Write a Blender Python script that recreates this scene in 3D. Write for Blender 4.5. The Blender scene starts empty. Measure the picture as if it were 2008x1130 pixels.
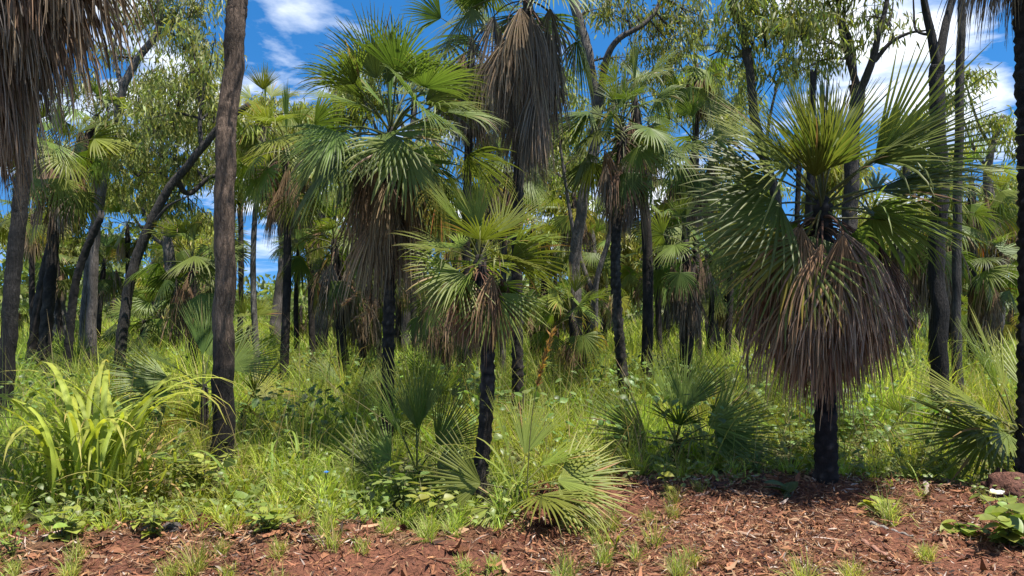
import bpy, math, random
import numpy as np
from mathutils import noise as mnoise

SC = bpy.context.scene
COL = SC.collection
R = math.radians
UP = np.array([0., 0., 1.])

# ------------------------------------------------------------------ camera
CAM_H, F, CX, HY = 1.6, 1450.0, 1004.0, 610.0      # eye height; focal length, centre and horizon in photo pixels
cam_d = bpy.data.cameras.new('camera')
cam = bpy.data.objects.new('camera', cam_d); COL.objects.link(cam)
cam.location = (0, 0, CAM_H); cam.rotation_euler = (R(90), 0, 0)
cam_d.sensor_width = 36; cam_d.lens = 36 * F / 2008
cam_d.shift_y = (HY - 565) / 2008
cam_d.clip_end = 3000; cam_d.clip_start = .05
SC.camera = cam

# ------------------------------------------------------------------ sky and sun
SUN_EL, SUN_AZ = R(71), R(122)       # azimuth clockwise from +Y (into the picture): sun high, to the right, a little behind the viewer
w = bpy.data.worlds.new('World'); SC.world = w; w.use_nodes = True
nt = w.node_tree; N = nt.nodes; Lk = nt.links
N.clear()
out = N.new('ShaderNodeOutputWorld'); bg = N.new('ShaderNodeBackground')
sky = N.new('ShaderNodeTexSky'); sky.sky_type = 'NISHITA'; sky.sun_disc = False
sky.sun_elevation = SUN_EL; sky.sun_rotation = SUN_AZ
sky.altitude = 300; sky.air_density = 1.0; sky.dust_density = 0.2; sky.ozone_density = 3.0
hs = N.new('ShaderNodeHueSaturation'); hs.inputs['Saturation'].default_value = 1.35; hs.inputs['Value'].default_value = .8
Lk.new(sky.outputs[0], hs.inputs['Color'])
sky_lift = N.new('ShaderNodeMapping'); sky_lift.inputs['Location'].default_value = (0, 0, .22); sky_lift.inputs['Scale'].default_value = (1, 1, .8)   # clear air: little pale haze at the horizon
tc = N.new('ShaderNodeTexCoord'); sp = N.new('ShaderNodeSeparateXYZ')
Lk.new(tc.outputs['Generated'], sp.inputs[0]); Lk.new(tc.outputs['Generated'], sky_lift.inputs[0]); Lk.new(sky_lift.outputs[0], sky.inputs[0])
def wm(op, a, b=None):
    n = N.new('ShaderNodeMath'); n.operation = op
    for i, v in enumerate((a, b)):
        if v is None: continue
        if isinstance(v, (int, float)): n.inputs[i].default_value = v
        else: Lk.new(v, n.inputs[i])
    return n.outputs[0]
zz = wm('ADD', wm('MAXIMUM', sp.outputs[2], 0.0), 0.12)
cb = N.new('ShaderNodeCombineXYZ')
Lk.new(wm('DIVIDE', sp.outputs[0], zz), cb.inputs[0]); Lk.new(wm('DIVIDE', sp.outputs[1], zz), cb.inputs[1])
cb.inputs[2].default_value = 13*1.37
nz = N.new('ShaderNodeTexNoise'); nz.inputs['Scale'].default_value = 1.5; nz.inputs['Detail'].default_value = 9; nz.inputs['Roughness'].default_value = .56
nz.inputs['Distortion'].default_value = .25
Lk.new(cb.outputs[0], nz.inputs['Vector'])
rp = N.new('ShaderNodeValToRGB'); rp.color_ramp.elements[0].position = .50; rp.color_ramp.elements[1].position = .63
Lk.new(nz.outputs[0], rp.inputs[0])
mx = N.new('ShaderNodeMix'); mx.data_type = 'RGBA'
hz = N.new('ShaderNodeMapRange'); hz.inputs['From Min'].default_value = .01; hz.inputs['From Max'].default_value = .14; Lk.new(sp.outputs[2], hz.inputs['Value'])   # no clouds right on the horizon
Lk.new(wm('MULTIPLY', rp.outputs[0], hz.outputs[0]), mx.inputs['Factor']); Lk.new(hs.outputs[0], mx.inputs['A'])
mx.inputs['B'].default_value = (5.4, 5.7, 6.2, 1)
Lk.new(mx.outputs['Result'], bg.inputs[0]); Lk.new(bg.outputs[0], out.inputs[0])
bg.inputs[1].default_value = 0.11

sd = bpy.data.lights.new('sun', 'SUN'); sun = bpy.data.objects.new('sun', sd); COL.objects.link(sun)
sd.energy = 5.0; sd.angle = R(.53); sd.color = (1, .95, .86)
sun.rotation_euler = (math.pi/2 - SUN_EL, 0, math.pi - SUN_AZ)
sun.location = (0, 0, 30)

SC.view_settings.view_transform = 'Standard'; SC.view_settings.look = 'None'
SC.view_settings.exposure = 1.2; SC.view_settings.gamma = 1
cy = SC.cycles
cy.max_bounces = 7; cy.diffuse_bounces = 4; cy.glossy_bounces = 2; cy.transmission_bounces = 5; cy.transparent_max_bounces = 4
cy.use_denoising = True
cy.caustics_reflective = False; cy.caustics_refractive = False

# ------------------------------------------------------------------ helpers
def at(px, py, d):
    "world point that the photo shows at pixel (px, py), d metres away"
    return np.array([(px - CX) / F * d, d, CAM_H + (HY - py) / F * d])

def fbm(x, y, s, seed=0.):
    return mnoise.fractal((x*s + seed, y*s - seed*.7, seed*1.3), 1.0, 2.0, 4)

SOIL_X = [-200, 0, 330, 560, 700, 900, 1010, 1060, 1200, 1440, 1640, 1880, 2008, 2300]
SOIL_Y = [1110, 1100, 1095, 1095, 1070, 1100, 1105, 1015, 985, 960, 975, 985, 1030, 1040]
def soil_edge(x, y):
    "depth of the edge between bare red soil and the grass, for the ray through (x, y)"
    px = CX + x / np.maximum(y, .5) * F
    py = np.interp(px, SOIL_X, SOIL_Y)
    return CAM_H * F / (py - HY) + .16*np.sin(x*2.3 + .6) + .12*np.sin(x*5.1 + 1.9) + .07*np.sin(x*11.7)
def ground_z(x, y):
    z = .05 * fbm(x, y, .35, 2.) + .02 * fbm(x, y, 1.6, 5.)
    e = float(soil_edge(x, y))
    t = (y - e)
    z += .09 * math.exp(-(t/.45)**2)                   # low berm of pushed-up soil along the edge
    z += .07 * max(0., min(1., t / 2.))
    for mx_, my_, mh_, mr_ in ((2.68, 6.3, .07, .28), (-2.74, 7.0, .06, .3), (-.28, 5.9, .05, .22)): z += mh_*math.exp(-((x-mx_)**2 + (y-my_)**2)/mr_**2)    # soil and litter banked up round the nearest trunks
    if y > 20: z += .012 * (min(y, 60) - 20)
    return z

def make_mesh(name, V, Q, col=None, smooth=False, mats=(), mat_idx=None):
    "V (n,3) and Q (m,4) or a list of arrays; col (n,3) surface colour per vertex"
    V = np.ascontiguousarray(V, np.float32); Q = np.ascontiguousarray(Q, np.int32)
    me = bpy.data.meshes.new(name)
    me.vertices.add(len(V)); me.vertices.foreach_set('co', V.ravel())
    k = Q.shape[1]
    me.loops.add(Q.size); me.loops.foreach_set('vertex_index', Q.ravel())
    me.polygons.add(len(Q))
    me.polygons.foreach_set('loop_start', np.arange(0, Q.size, k, dtype=np.int32))
    me.polygons.foreach_set('loop_total', np.full(len(Q), k, np.int32))
    if smooth: me.polygons.foreach_set('use_smooth', np.ones(len(Q), bool))
    for m in mats: me.materials.append(m)
    if mat_idx is not None: me.polygons.foreach_set('material_index', np.ascontiguousarray(mat_idx, np.int32))
    me.update(calc_edges=True)
    if col is not None:
        c = np.ones((len(V), 4), np.float32); c[:, :3] = col
        a = me.attributes.new('col', 'FLOAT_COLOR', 'POINT'); a.data.foreach_set('color', c.ravel())
    return me

def merge(parts):
    "join (V, Q, col) triples"
    o = 0; VV = []; QQ = []; CC = []
    for V, Q, c in parts:
        VV.append(V); QQ.append(Q + o); CC.append(np.broadcast_to(c, V.shape)); o += len(V)
    return np.concatenate(VV), np.concatenate(QQ), np.concatenate(CC)

def link(name, me, parent=None, loc=(0, 0, 0), rz=0., sc=1., color=None, rot=None):
    o = bpy.data.objects.new(name, me); COL.objects.link(o)
    if parent is not None: o.parent = parent
    o.location = [float(v) for v in loc]; o.rotation_euler = rot if rot is not None else (0, 0, rz)
    o.scale = (sc, sc, sc) if np.isscalar(sc) else sc
    if color is not None: o.color = (*color, 1)
    return o
def thing(name, label, cat, loc=(0, 0, 0), group=None):
    return tag(link(name, None, None, loc), label, cat, group)
def tag(o, label=None, cat=None, group=None, kind=None):
    if label: o['label'] = label
    if cat: o['category'] = cat
    if group: o['group'] = group
    if kind: o['kind'] = kind
    return o

def nrm(a): return a / np.maximum(np.linalg.norm(a, axis=-1, keepdims=True), 1e-9)

def ribbons(P, S, W, C):
    "flat ribbons: centre line P (n,r,3), side vector S (n,r,3), half width W (n,r), colour C (n,r,3)"
    n, r, _ = P.shape
    Lf = P - S*W[..., None]; Rt = P + S*W[..., None]
    V = np.stack([Lf, Rt], 2).reshape(-1, 3)
    CC = np.repeat(C, 2, axis=1).reshape(-1, 3) if C.ndim == 3 else np.broadcast_to(C, V.shape)
    i = np.arange(n)[:, None] * (2*r) + np.arange(r-1)[None, :]*2
    Q = np.stack([i, i+1, i+3, i+2], -1).reshape(-1, 4)
    return V, Q, CC
def vribbons(P, S, W, NV, fold, C):
    "ribbons folded along the middle"
    n, r, _ = P.shape
    Lf = P - S*W[..., None]; Rt = P + S*W[..., None]; M = P + NV*(W*fold)[..., None]
    V = np.stack([Lf, M, Rt], 2).reshape(-1, 3)
    CC = np.repeat(C, 3, axis=1).reshape(-1, 3)
    i = np.arange(n)[:, None]*(3*r) + np.arange(r-1)[None, :]*3
    Q = np.concatenate([np.stack([i, i+1, i+4, i+3], -1).reshape(-1, 4), np.stack([i+1, i+2, i+5, i+4], -1).reshape(-1, 4)])
    return V, Q, CC

def tube(pts, rad, sides=8, disp=None, col=(.1, .1, .1), cap=True):
    pts = np.asarray(pts, float); rad = np.asarray(rad, float); n = len(pts)
    T = nrm(np.gradient(pts, axis=0))
    ref = np.array([1., 0, 0]) if abs(T[:, 0]).mean() < .8 else np.array([0, 0, 1.])
    A = nrm(np.cross(T, ref)); B = np.cross(T, A)
    th = np.arange(sides) * 2*math.pi/sides
    rr = np.broadcast_to(rad[:, None], (n, sides)).copy()
    if disp is not None: rr = disp(rr, pts, th)
    V = pts[:, None] + rr[..., None]*(np.cos(th)[None, :, None]*A[:, None] + np.sin(th)[None, :, None]*B[:, None])
    V = V.reshape(-1, 3)
    i = np.arange(n-1)[:, None]*sides; j = np.arange(sides)[None]; k = (j+1) % sides
    Q = np.stack([i+j, i+k, i+sides+k, i+sides+j], -1).reshape(-1, 4)
    if cap:
        b = (n-1)*sides
        V = np.concatenate([V, pts[-1:] + T[-1:]*rad[-1]*.3]); c = len(V)-1
        jj = np.arange(0, sides, 2)
        Q = np.concatenate([Q, np.stack([b+jj, b+(jj+1) % sides, b+(jj+2) % sides, np.full_like(jj, c)], -1)])
    col = np.asarray(col, float)
    if col.ndim == 2: col = np.repeat(col, sides, axis=0); col = np.concatenate([col, col[-1:]]) if cap else col
    return V, Q, np.broadcast_to(col, V.shape)

def spline(pts, n):
    "smooth curve through the points (Catmull-Rom)"
    p = np.asarray(pts, float); p = np.concatenate([[2*p[0]-p[1]], p, [2*p[-1]-p[-2]]])
    m = len(p)-3; t = np.linspace(0, m-1e-6, n); k = t.astype(int); u = (t-k)[:, None]
    a, b, c, d = p[k], p[k+1], p[k+2], p[k+3]
    return .5*(2*b + (c-a)*u + (2*a-5*b+4*c-d)*u**2 + (3*b-a-3*c+d)*u**3)

# ------------------------------------------------------------------ materials
def mat_base(name):
    m = bpy.data.materials.new(name); m.use_nodes = True
    n = m.node_tree.nodes; n.clear()
    return m, n, m.node_tree.links
def colour_nodes(n, l, vary=.35, hue=.03, nscale=None, namp=.4):
    a = n.new('ShaderNodeAttribute'); a.attribute_name = 'col'
    oi = n.new('ShaderNodeObjectInfo')
    mu = n.new('ShaderNodeMix'); mu.data_type = 'RGBA'; mu.blend_type = 'MULTIPLY'; mu.inputs['Factor'].default_value = 1
    l.new(a.outputs['Color'], mu.inputs['A']); l.new(oi.outputs['Color'], mu.inputs['B'])
    h = n.new('ShaderNodeHueSaturation'); l.new(mu.outputs['Result'], h.inputs['Color'])
    mr = n.new('ShaderNodeMapRange'); mr.inputs['To Min'].default_value = 1-vary; mr.inputs['To Max'].default_value = 1+vary
    l.new(oi.outputs['Random'], mr.inputs['Value']); l.new(mr.outputs[0], h.inputs['Value'])
    mh = n.new('ShaderNodeMapRange'); mh.inputs['To Min'].default_value = .5-hue; mh.inputs['To Max'].default_value = .5+hue*.6
    ml = n.new('ShaderNodeMath'); ml.operation = 'FRACT'; m2 = n.new('ShaderNodeMath'); m2.operation = 'MULTIPLY'; m2.inputs[1].default_value = 7.31
    l.new(oi.outputs['Random'], m2.inputs[0]); l.new(m2.outputs[0], ml.inputs[0]); l.new(ml.outputs[0], mh.inputs['Value']); l.new(mh.outputs[0], h.inputs['Hue'])
    res = h.outputs['Color']
    if nscale:
        t = n.new('ShaderNodeTexCoord'); z = n.new('ShaderNodeTexNoise'); z.inputs['Scale'].default_value = nscale; z.inputs['Detail'].default_value = 5
        l.new(t.outputs['Object'], z.inputs['Vector'])
        m3 = n.new('ShaderNodeMapRange'); m3.inputs['From Min'].default_value = .25; m3.inputs['From Max'].default_value = .75
        m3.inputs['To Min'].default_value = 1-namp; m3.inputs['To Max'].default_value = 1+namp
        l.new(z.outputs[0], m3.inputs['Value'])
        mm = n.new('ShaderNodeMix'); mm.data_type = 'RGBA'; mm.blend_type = 'MULTIPLY'; mm.inputs['Factor'].default_value = 1
        l.new(res, mm.inputs['A']); l.new(m3.outputs[0], mm.inputs['B']); res = mm.outputs['Result']
    return res
def leaf_mat(name, rough=.4, trans=.35, spec=.5, vary=.3, hue=.025, boost=(1.25, 1.3, .6), nscale=None):
    m, n, l = mat_base(name)
    c = colour_nodes(n, l, vary, hue, nscale)
    p = n.new('ShaderNodeBsdfPrincipled'); p.inputs['Roughness'].default_value = rough; p.inputs['Specular IOR Level'].default_value = spec
    l.new(c, p.inputs['Base Color'])
    t = n.new('ShaderNodeBsdfTranslucent')
    b = n.new('ShaderNodeMix'); b.data_type = 'RGBA'; b.blend_type = 'MULTIPLY'; b.inputs['Factor'].default_value = 1
    b.inputs['B'].default_value = (*boost, 1); l.new(c, b.inputs['A']); l.new(b.outputs['Result'], t.inputs[0])
    ms = n.new('ShaderNodeMixShader'); ms.inputs[0].default_value = trans
    l.new(p.outputs[0], ms.inputs[1]); l.new(t.outputs[0], ms.inputs[2])
    o = n.new('ShaderNodeOutputMaterial'); l.new(ms.outputs[0], o.inputs[0])
    return m
def bark_mat(name, rough=.85, stretch=(14, 14, 2.), bump=.6, namp=.55, dist=.02):
    m, n, l = mat_base(name)
    c = colour_nodes(n, l, .15, .01)
    t = n.new('ShaderNodeTexCoord'); mp = n.new('ShaderNodeMapping'); mp.inputs['Scale'].default_value = stretch
    l.new(t.outputs['Object'], mp.inputs[0])
    z = n.new('ShaderNodeTexNoise'); z.inputs['Scale'].default_value = 2.2; z.inputs['Detail'].default_value = 8; z.inputs['Roughness'].default_value = .65; z.inputs['Distortion'].default_value = .5
    l.new(mp.outputs[0], z.inputs['Vector'])
    m3 = n.new('ShaderNodeMapRange'); m3.inputs['From Min'].default_value = .3; m3.inputs['From Max'].default_value = .7
    m3.inputs['To Min'].default_value = 1-namp; m3.inputs['To Max'].default_value = 1+namp
    l.new(z.outputs[0], m3.inputs['Value'])
    mm = n.new('ShaderNodeMix'); mm.data_type = 'RGBA'; mm.blend_type = 'MULTIPLY'; mm.inputs['Factor'].default_value = 1
    l.new(c, mm.inputs['A']); l.new(m3.outputs[0], mm.inputs['B'])
    bp = n.new('ShaderNodeBump'); bp.inputs['Strength'].default_value = bump; bp.inputs['Distance'].default_value = dist
    l.new(z.outputs[0], bp.inputs['Height'])
    p = n.new('ShaderNodeBsdfPrincipled'); p.inputs['Roughness'].default_value = rough; p.inputs['Specular IOR Level'].default_value = .25
    l.new(mm.outputs['Result'], p.inputs['Base Color']); l.new(bp.outputs[0], p.inputs['Normal'])
    o = n.new('ShaderNodeOutputMaterial'); l.new(p.outputs[0], o.inputs[0])
    return m

M_FROND = leaf_mat('palm_frond', .46, .38, .28, .28, .03)
M_DEAD = leaf_mat('dead_frond', .75, .12, .2, .28, .015, (1.1, .8, .5))
M_GUM = leaf_mat('gum_leaf', .5, .45, .4, .12, .015)
M_GRASS = leaf_mat('grass_blade', .55, .5, .25, .18, .01, (1.2, 1.2, .5))
M_HERB = leaf_mat('broad_leaf', .45, .35, .4, .25, .03)
M_LITTER = leaf_mat('leaf_litter', .8, .05, .2, .15, .01)
M_PBARK = bark_mat('palm_bark', .9, (9, 9, 7), .7, .6)
M_GBARK = bark_mat('gum_bark', .88, (26, 26, 5), 1., .75, .035)
M_WOOD = bark_mat('dry_wood', .8, (30, 30, 30), .4, .4)
M_SOIL = bark_mat('red_soil', .95, (16, 16, 16), 1., .55, .06)
M_STONE = bark_mat('stone', .9, (12, 12, 12), .9, .4, .02)

# ------------------------------------------------------------------ ground (structure)
def build_ground():
    ys = np.concatenate([np.arange(1.5, 9, .085), np.geomspace(9, 900, 70)])
    us = np.linspace(-1.7, 1.7, 150)
    V = np.zeros((len(ys), len(us), 3)); Cc = np.zeros_like(V)
    for i, y in enumerate(ys):
        for j, u in enumerate(us):
            x = u * (y if y > 4 else 4)
            t = y - float(soil_edge(x, y))
            z = ground_z(x, y)
            if y < 9.5:
                z += .035*fbm(x, y, 5., 1.) * (1.6 if abs(t) < .6 else .8)
            V[i, j] = (x, y, z)
            k = min(1, max(0, (t + .1 + .5*fbm(x, y, .9, 9.))/.9))
            s = .5 + .5*fbm(x, y, 1.3, 4.)
            soil = np.array([.155, .068, .036])*(.6 + .7*s)
            thatch = np.array([.085, .085, .030])*(.6 + .7*s)
            Cc[i, j] = soil*(1-k) + thatch*k
    n, m = len(ys), len(us)
    i = np.arange(n-1)[:, None]*m + np.arange(m-1)[None]
    Q = np.stack([i, i+1, i+m+1, i+m], -1).reshape(-1, 4)
    o = link('ground', make_mesh('ground', V.reshape(-1, 3), Q, Cc.reshape(-1, 3), True, [M_SOIL]))
    tag(o, 'red soil at the roadside running back under the grass', kind='structure')
    return o
GROUND = build_ground()

def build_hill():
    us = np.linspace(-1.3, 1.3, 90)
    V = []; C = []
    for k, (y, f) in enumerate(((640, 0.), (700, .55), (780, 1.), (900, .8))):
        for u in us:
            h = (20 + 14*fbm(u*3, 1., 1., 3.) + 6*fbm(u*12, 2., 1., 5.))*f
            V.append((u*y, y, max(h, 0) + .4)); C.append((.06, .10, .035))
    m = len(us)
    i = np.arange(3)[:, None]*m + np.arange(m-1)[None]
    Q = np.stack([i, i+1, i+m+1, i+m], -1).reshape(-1, 4)
    tag(link('hill', make_mesh('hill', np.array(V), Q, np.array(C), True, [M_STONE])), 'low wooded hill far behind the trees', kind='structure')
build_hill()

# ------------------------------------------------------------------ palm fronds (shared meshes)
def frond_data(seed, e0, e1, Lp, Rb, nseg, span, rows, droop, lift, split, fold, base, tip, pet, narrow=1., messy=0., roll=None, rp=.011, vsd=.12):
    g = np.random.default_rng(seed)
    # petiole, arching from elevation e0 to e1
    k = 6; el = np.linspace(e0, e0*.35 + e1*.65, k-1); seg = Lp/(k-1)
    P = np.zeros((k, 3))
    for i in range(k-1): P[i+1] = P[i] + seg*np.array([math.cos(el[i]), 0, math.sin(el[i])])
    pv = tube(P, np.linspace(rp, rp*.6, k), 5, None, pet, False)
    h = P[-1]
    d = np.array([math.cos(e1), 0, math.sin(e1)]); s = np.array([0, 1., 0]); nn = np.cross(d, s)
    ro = g.normal(0, .45) if roll is None else roll
    s, nn = s*math.cos(ro) + nn*math.sin(ro), nn*math.cos(ro) - s*math.sin(ro)
    a = np.linspace(-span, span, nseg); da = a[1]-a[0]
    L = Rb*(.74 + .26*np.cos(a*.62))*(1 + g.normal(0, .06 + .5*messy, nseg)).clip(.45, 1.25)
    aj = a + g.normal(0, da*.12 + messy*.12, nseg)
    u = np.cos(aj)[:, None]*d + np.sin(aj)[:, None]*s + (lift*np.abs(np.sin(aj))**1.2 + g.normal(0, .02+messy*.25, nseg))[:, None]*nn
    u = nrm(u)
    wv = nrm(np.cross(nn, u)); nv = np.cross(u, wv)
    t = np.linspace(.0, 1, rows); t[0] = .015
    pts = np.zeros((nseg, rows, 3)); cur = h + u*(t[0]*L)[:, None]; dr = u.copy(); pts[:, 0] = cur
    bend = droop*(1 + g.normal(0, .3, nseg)); bend = np.maximum(bend, .1*droop) + np.where(g.uniform(size=nseg) < .10, g.uniform(.3, 1.4, nseg), 0)
    for j in range(1, rows):
        tm = .5*(t[j]+t[j-1]); gk = .10 + max(0, tm-split)*2.4
        dr = nrm(dr + (bend*gk)[:, None]*(-UP)*3/(rows) + (messy*.12*g.normal(size=(nseg, 3))))
        cur = cur + dr*((t[j]-t[j-1])*L)[:, None]; pts[:, j] = cur
    r = t[None]*L[:, None]; rs = split*L[:, None]
    hw = np.where(r < rs, np.tan(da/2)*r, np.tan(da/2)*rs*(1.0 - np.clip((r-rs)/(L[:, None]-rs), 0, 1)**1.5))*narrow*1.03 + .0012
    S = np.repeat(wv[:, None], rows, 1); NV = np.repeat(nv[:, None], rows, 1)
    if messy:
        tw = np.cumsum(g.normal(0, .35*messy, (nseg, rows)), 1)[..., None]
        S, NV = S*np.cos(tw) + NV*np.sin(tw), NV*np.cos(tw) - S*np.sin(tw)
    tt = t[None, :, None]; v = (1 + g.normal(0, vsd, (nseg, 1, 1)))
    C = (np.array(base)*(1-tt**3) + np.array(tip)*tt**3)*np.clip(v, .4, 1.8)*np.ones((nseg, rows, 1))
    bad = (g.uniform(size=nseg) < .03)[:, None, None] & (t[None, :, None] > .45)      # browned, dying segments
    C = np.where(bad, np.array([.22, .15, .07]), C)
    return merge([pv, vribbons(pts, S, hw, NV, fold, C)])

GREEN, GTIP, PET = (.098, .138, .028), (.145, .16, .045), (.10, .11, .04)
BROWN, BTIP, BPET = (.165, .098, .066), (.205, .135, .095), (.10, .06, .04)
GE = [R(v) for v in (84, 70, 56, 42, 28, 12, -8, -30, -52)]
GREEN_M = {}; DEAD_M = {}; FLAT_M = {}
for lod, (ns, rw) in enumerate(((36, 8), (28, 6), (20, 5))):
    for ei, e0 in enumerate(GE):
        for v in range(4):
            sd_ = 1000*lod + 10*ei + v
            g = np.random.default_rng(sd_)
            age = ei/8
            e1 = e0 - R(4 + 58*min(1, age*1.5)) + g.normal(0, R(9)); e1 = max(e1, R(-84))
            if lod == 0:    # flatter, stiffer fans for young palms
                FLAT_M[ei, v] = make_mesh('frond', *frond_data(sd_ + 9000, e0, e0 - R(6 + 22*age),   .40, .74, 26, R(30 + 44*min(1, age*1.6) + g.normal(0, 7)), rw,
                    .05 + .25*age, .1 + g.normal(0, .15), .34, .5, GREEN, GTIP, PET), True, [M_FROND])
            GREEN_M[lod, ei, v] = make_mesh('frond', *frond_data(sd_, e0, e1, .50 + .16*age + g.normal(0, .06), .60 + g.normal(0, .05), ns,
                R(36 + 56*min(1, age*2.0) + g.normal(0, 9)), rw, .08 + .6*age + g.uniform(0, .2), .3 - .65*age + g.normal(0, .2), .42, .55 if lod < 2 else .3,
                GREEN, GTIP, PET, 1.0), True, [M_FROND])
    for di, e0 in enumerate((5, -20, -45, -65)):
        for v in range(3):
            sd_ = 5000 + 1000*lod + 10*di + v
            DEAD_M[lod, di, v] = make_mesh('dead_frond', *frond_data(sd_, R(e0), R(-86), .40, .70 + .08*v, (42, 26, 16)[lod], R(26 + 6*v), rw, 1.5, -.2, .36, 1.0,
                ((.155, .098, .056), (.16, .125, .092), (.19, .13, .075))[v], ((.19, .125, .078), (.205, .17, .13), (.235, .17, .10))[v], BPET, (1.15, 1.25, 1.4)[lod], .22, None, .009, .3), False, [M_DEAD])

# ------------------------------------------------------------------ palm
def palm_trunk(base, top, r, seed, hi, col=(.026, .021, .018), lean=.0):
    g = np.random.default_rng(seed)
    H = top[2]-base[2]
    b2 = g.normal(0, .02*H, 2)
    mid = .5*(base+top) + np.array([b2[0], b2[1]*.5, 0])
    n = int(max(14, min(190, H/(.028 if hi else .12)))); sides = 18 if hi else 8
    p = spline([base - [0, 0, .12], mid, top], n)
    s = np.linspace(0, 1, n)
    rad = r*(1.08 - .16*s + .25*np.exp(-s*14)); rad[-3:] *= [.9, .75, .55]
    def disp(rr, pts, th):
        z = np.linspace(0, H, n)[:, None]; a = th[None]
        rows = z/(.075 if hi else .13); k = np.floor(rows); f = rows-k
        ph = (a/(2*math.pi)*5 + k*.5) % 1.0
        bump = np.clip(1 - np.abs(ph-.5)*2.6, 0, 1)*(f**.8)
        keep.append(bump)
        return rr*(1 + .42*bump + .05*g.normal(size=rr.shape))
    keep = []
    c = np.array(col)*(1 + .3*g.normal(size=(n, 1)))
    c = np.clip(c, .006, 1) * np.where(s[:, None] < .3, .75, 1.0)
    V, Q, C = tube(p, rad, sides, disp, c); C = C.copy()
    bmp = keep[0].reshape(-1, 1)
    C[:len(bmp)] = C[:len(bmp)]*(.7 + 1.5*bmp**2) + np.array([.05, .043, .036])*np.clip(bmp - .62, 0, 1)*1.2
    pa = np.array([mnoise.fractal((float(v[0])*7 + seed, float(v[1])*7, float(v[2])*1.6), 1., 2., 3) for v in V[::1]])[:, None] if hi else 0*V[:, :1]
    C = C + np.array([.075, .062, .052])*np.clip(pa*1.5 - .25, 0, 1)         # grey, weathered patches in the charred bark
    return make_mesh('trunk', V, Q, C, False, [M_PBARK])

NPALM = 0
def palm(label, cx, cy, bx, d, s=1., ng=18, nd=14, skirt=.5, tr=.065, tint=(1, 1, 1), dtint=(1, 1, 1), tcol=(.026, .021, .018), dd=0., group='fan palms in the wood', elo=0, ehi=8, drad=1.0, flat=False, ex=.75, dr2=.8, fr=None, ds=None):
    ds = ds or s*(.88 if d > 9.9 else 1)
    if 9.9 < d < 17: nd = int(nd*1.35)
    if d > 9.9: s = s*.94
    global NPALM; NPALM += 1
    g = np.random.default_rng(7700 + NPALM)
    x0 = (bx-CX)/F*d
    base = np.array([x0, d, ground_z(x0, d)]); top = at(cx, cy, d + dd)
    e = thing('fan_palm', label, 'palm', base, group)
    lod = 0 if d < 9.6 else (1 if d < 15 else 2)
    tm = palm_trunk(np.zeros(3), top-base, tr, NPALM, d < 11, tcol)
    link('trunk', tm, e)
    t = top - base
    az = g.uniform(0, 6.28)
    ng = len(fr) if fr else int(round(ng*1.1))
    for i in range(ng):
        az += 2.39996 + g.normal(0, .22)
        age = (i + .5)/ng
        ei = int(np.clip(round(elo + (ehi-elo)*age**ex + g.normal(0, .45)), 0, 8))
        sc = s*(.82 + .25*min(1, age*3))*g.uniform(.9, 1.1)
        if fr: az, ei, sc = R(fr[i][0]), fr[i][1], s*fr[i][2]
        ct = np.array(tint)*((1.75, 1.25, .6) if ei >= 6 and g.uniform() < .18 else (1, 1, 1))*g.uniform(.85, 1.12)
        rl = R(fr[i][3]) if fr and len(fr[i]) > 3 else g.normal(0, .14)
        link('frond', FLAT_M[ei, g.integers(4)] if flat else GREEN_M[lod, ei, g.integers(4)], e, t + [0, 0, -.20*s*age], az, sc, tuple(ct),
             (rl, g.normal(0, .14), az))
    if d < 16:      # the closed spear leaf
        sp_ = frond_data(NPALM, R(88), R(88), .2*s, .8*s, 12, R(5), 5, .02, 0, .6, .8, (.12, .19, .04), (.13, .16, .05), PET, 2.0)
        link('spear_leaf', make_mesh('spear_leaf', *sp_, False, [M_FROND]), e, t, az, 1., tint)
    ax = t/max(t[2], .1)
    for i in range(nd):
        az += 2.39996 + g.normal(0, .3)
        f = (i + .5)/nd
        di = int(np.clip(round(.3 + 2.4*f + g.normal(0, .5)), 0, 3))
        pos = t - ax*(.16*s + skirt*f*s)
        link('dead_frond', DEAD_M[lod, di, g.integers(3)], e, pos, az, np.array([drad + (dr2-drad)*f, drad + (dr2-drad)*f, 1.])*ds*g.uniform(.85, 1.12), dtint, (g.normal(0, .09), g.normal(0, .09), az))
    return e

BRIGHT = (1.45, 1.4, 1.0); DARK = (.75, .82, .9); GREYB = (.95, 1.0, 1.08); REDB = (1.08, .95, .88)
# the near palms
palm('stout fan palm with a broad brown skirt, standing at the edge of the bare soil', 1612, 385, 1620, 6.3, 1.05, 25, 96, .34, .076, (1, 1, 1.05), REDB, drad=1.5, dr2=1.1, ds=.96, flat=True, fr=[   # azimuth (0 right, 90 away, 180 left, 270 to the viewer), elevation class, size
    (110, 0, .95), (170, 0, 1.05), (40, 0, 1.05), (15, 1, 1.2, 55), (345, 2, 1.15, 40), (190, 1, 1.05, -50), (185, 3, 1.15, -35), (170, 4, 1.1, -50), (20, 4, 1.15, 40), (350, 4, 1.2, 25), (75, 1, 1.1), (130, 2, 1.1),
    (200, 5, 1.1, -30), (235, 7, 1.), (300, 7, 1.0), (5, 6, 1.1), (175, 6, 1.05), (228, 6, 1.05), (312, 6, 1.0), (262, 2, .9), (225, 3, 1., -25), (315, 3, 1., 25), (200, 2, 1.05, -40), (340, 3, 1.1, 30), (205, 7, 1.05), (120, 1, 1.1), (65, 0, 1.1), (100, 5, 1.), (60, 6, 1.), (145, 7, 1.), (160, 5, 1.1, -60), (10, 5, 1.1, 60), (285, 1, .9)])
palm('tall fan palm with drooping fronds, hanging dead bunches and a slim scaly trunk', 766, 250, 757, 7.7, 1.08, 30, 34, .5, .055, (.98, 1.0, 1.0), ehi=6.8, ds=1.0)
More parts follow.
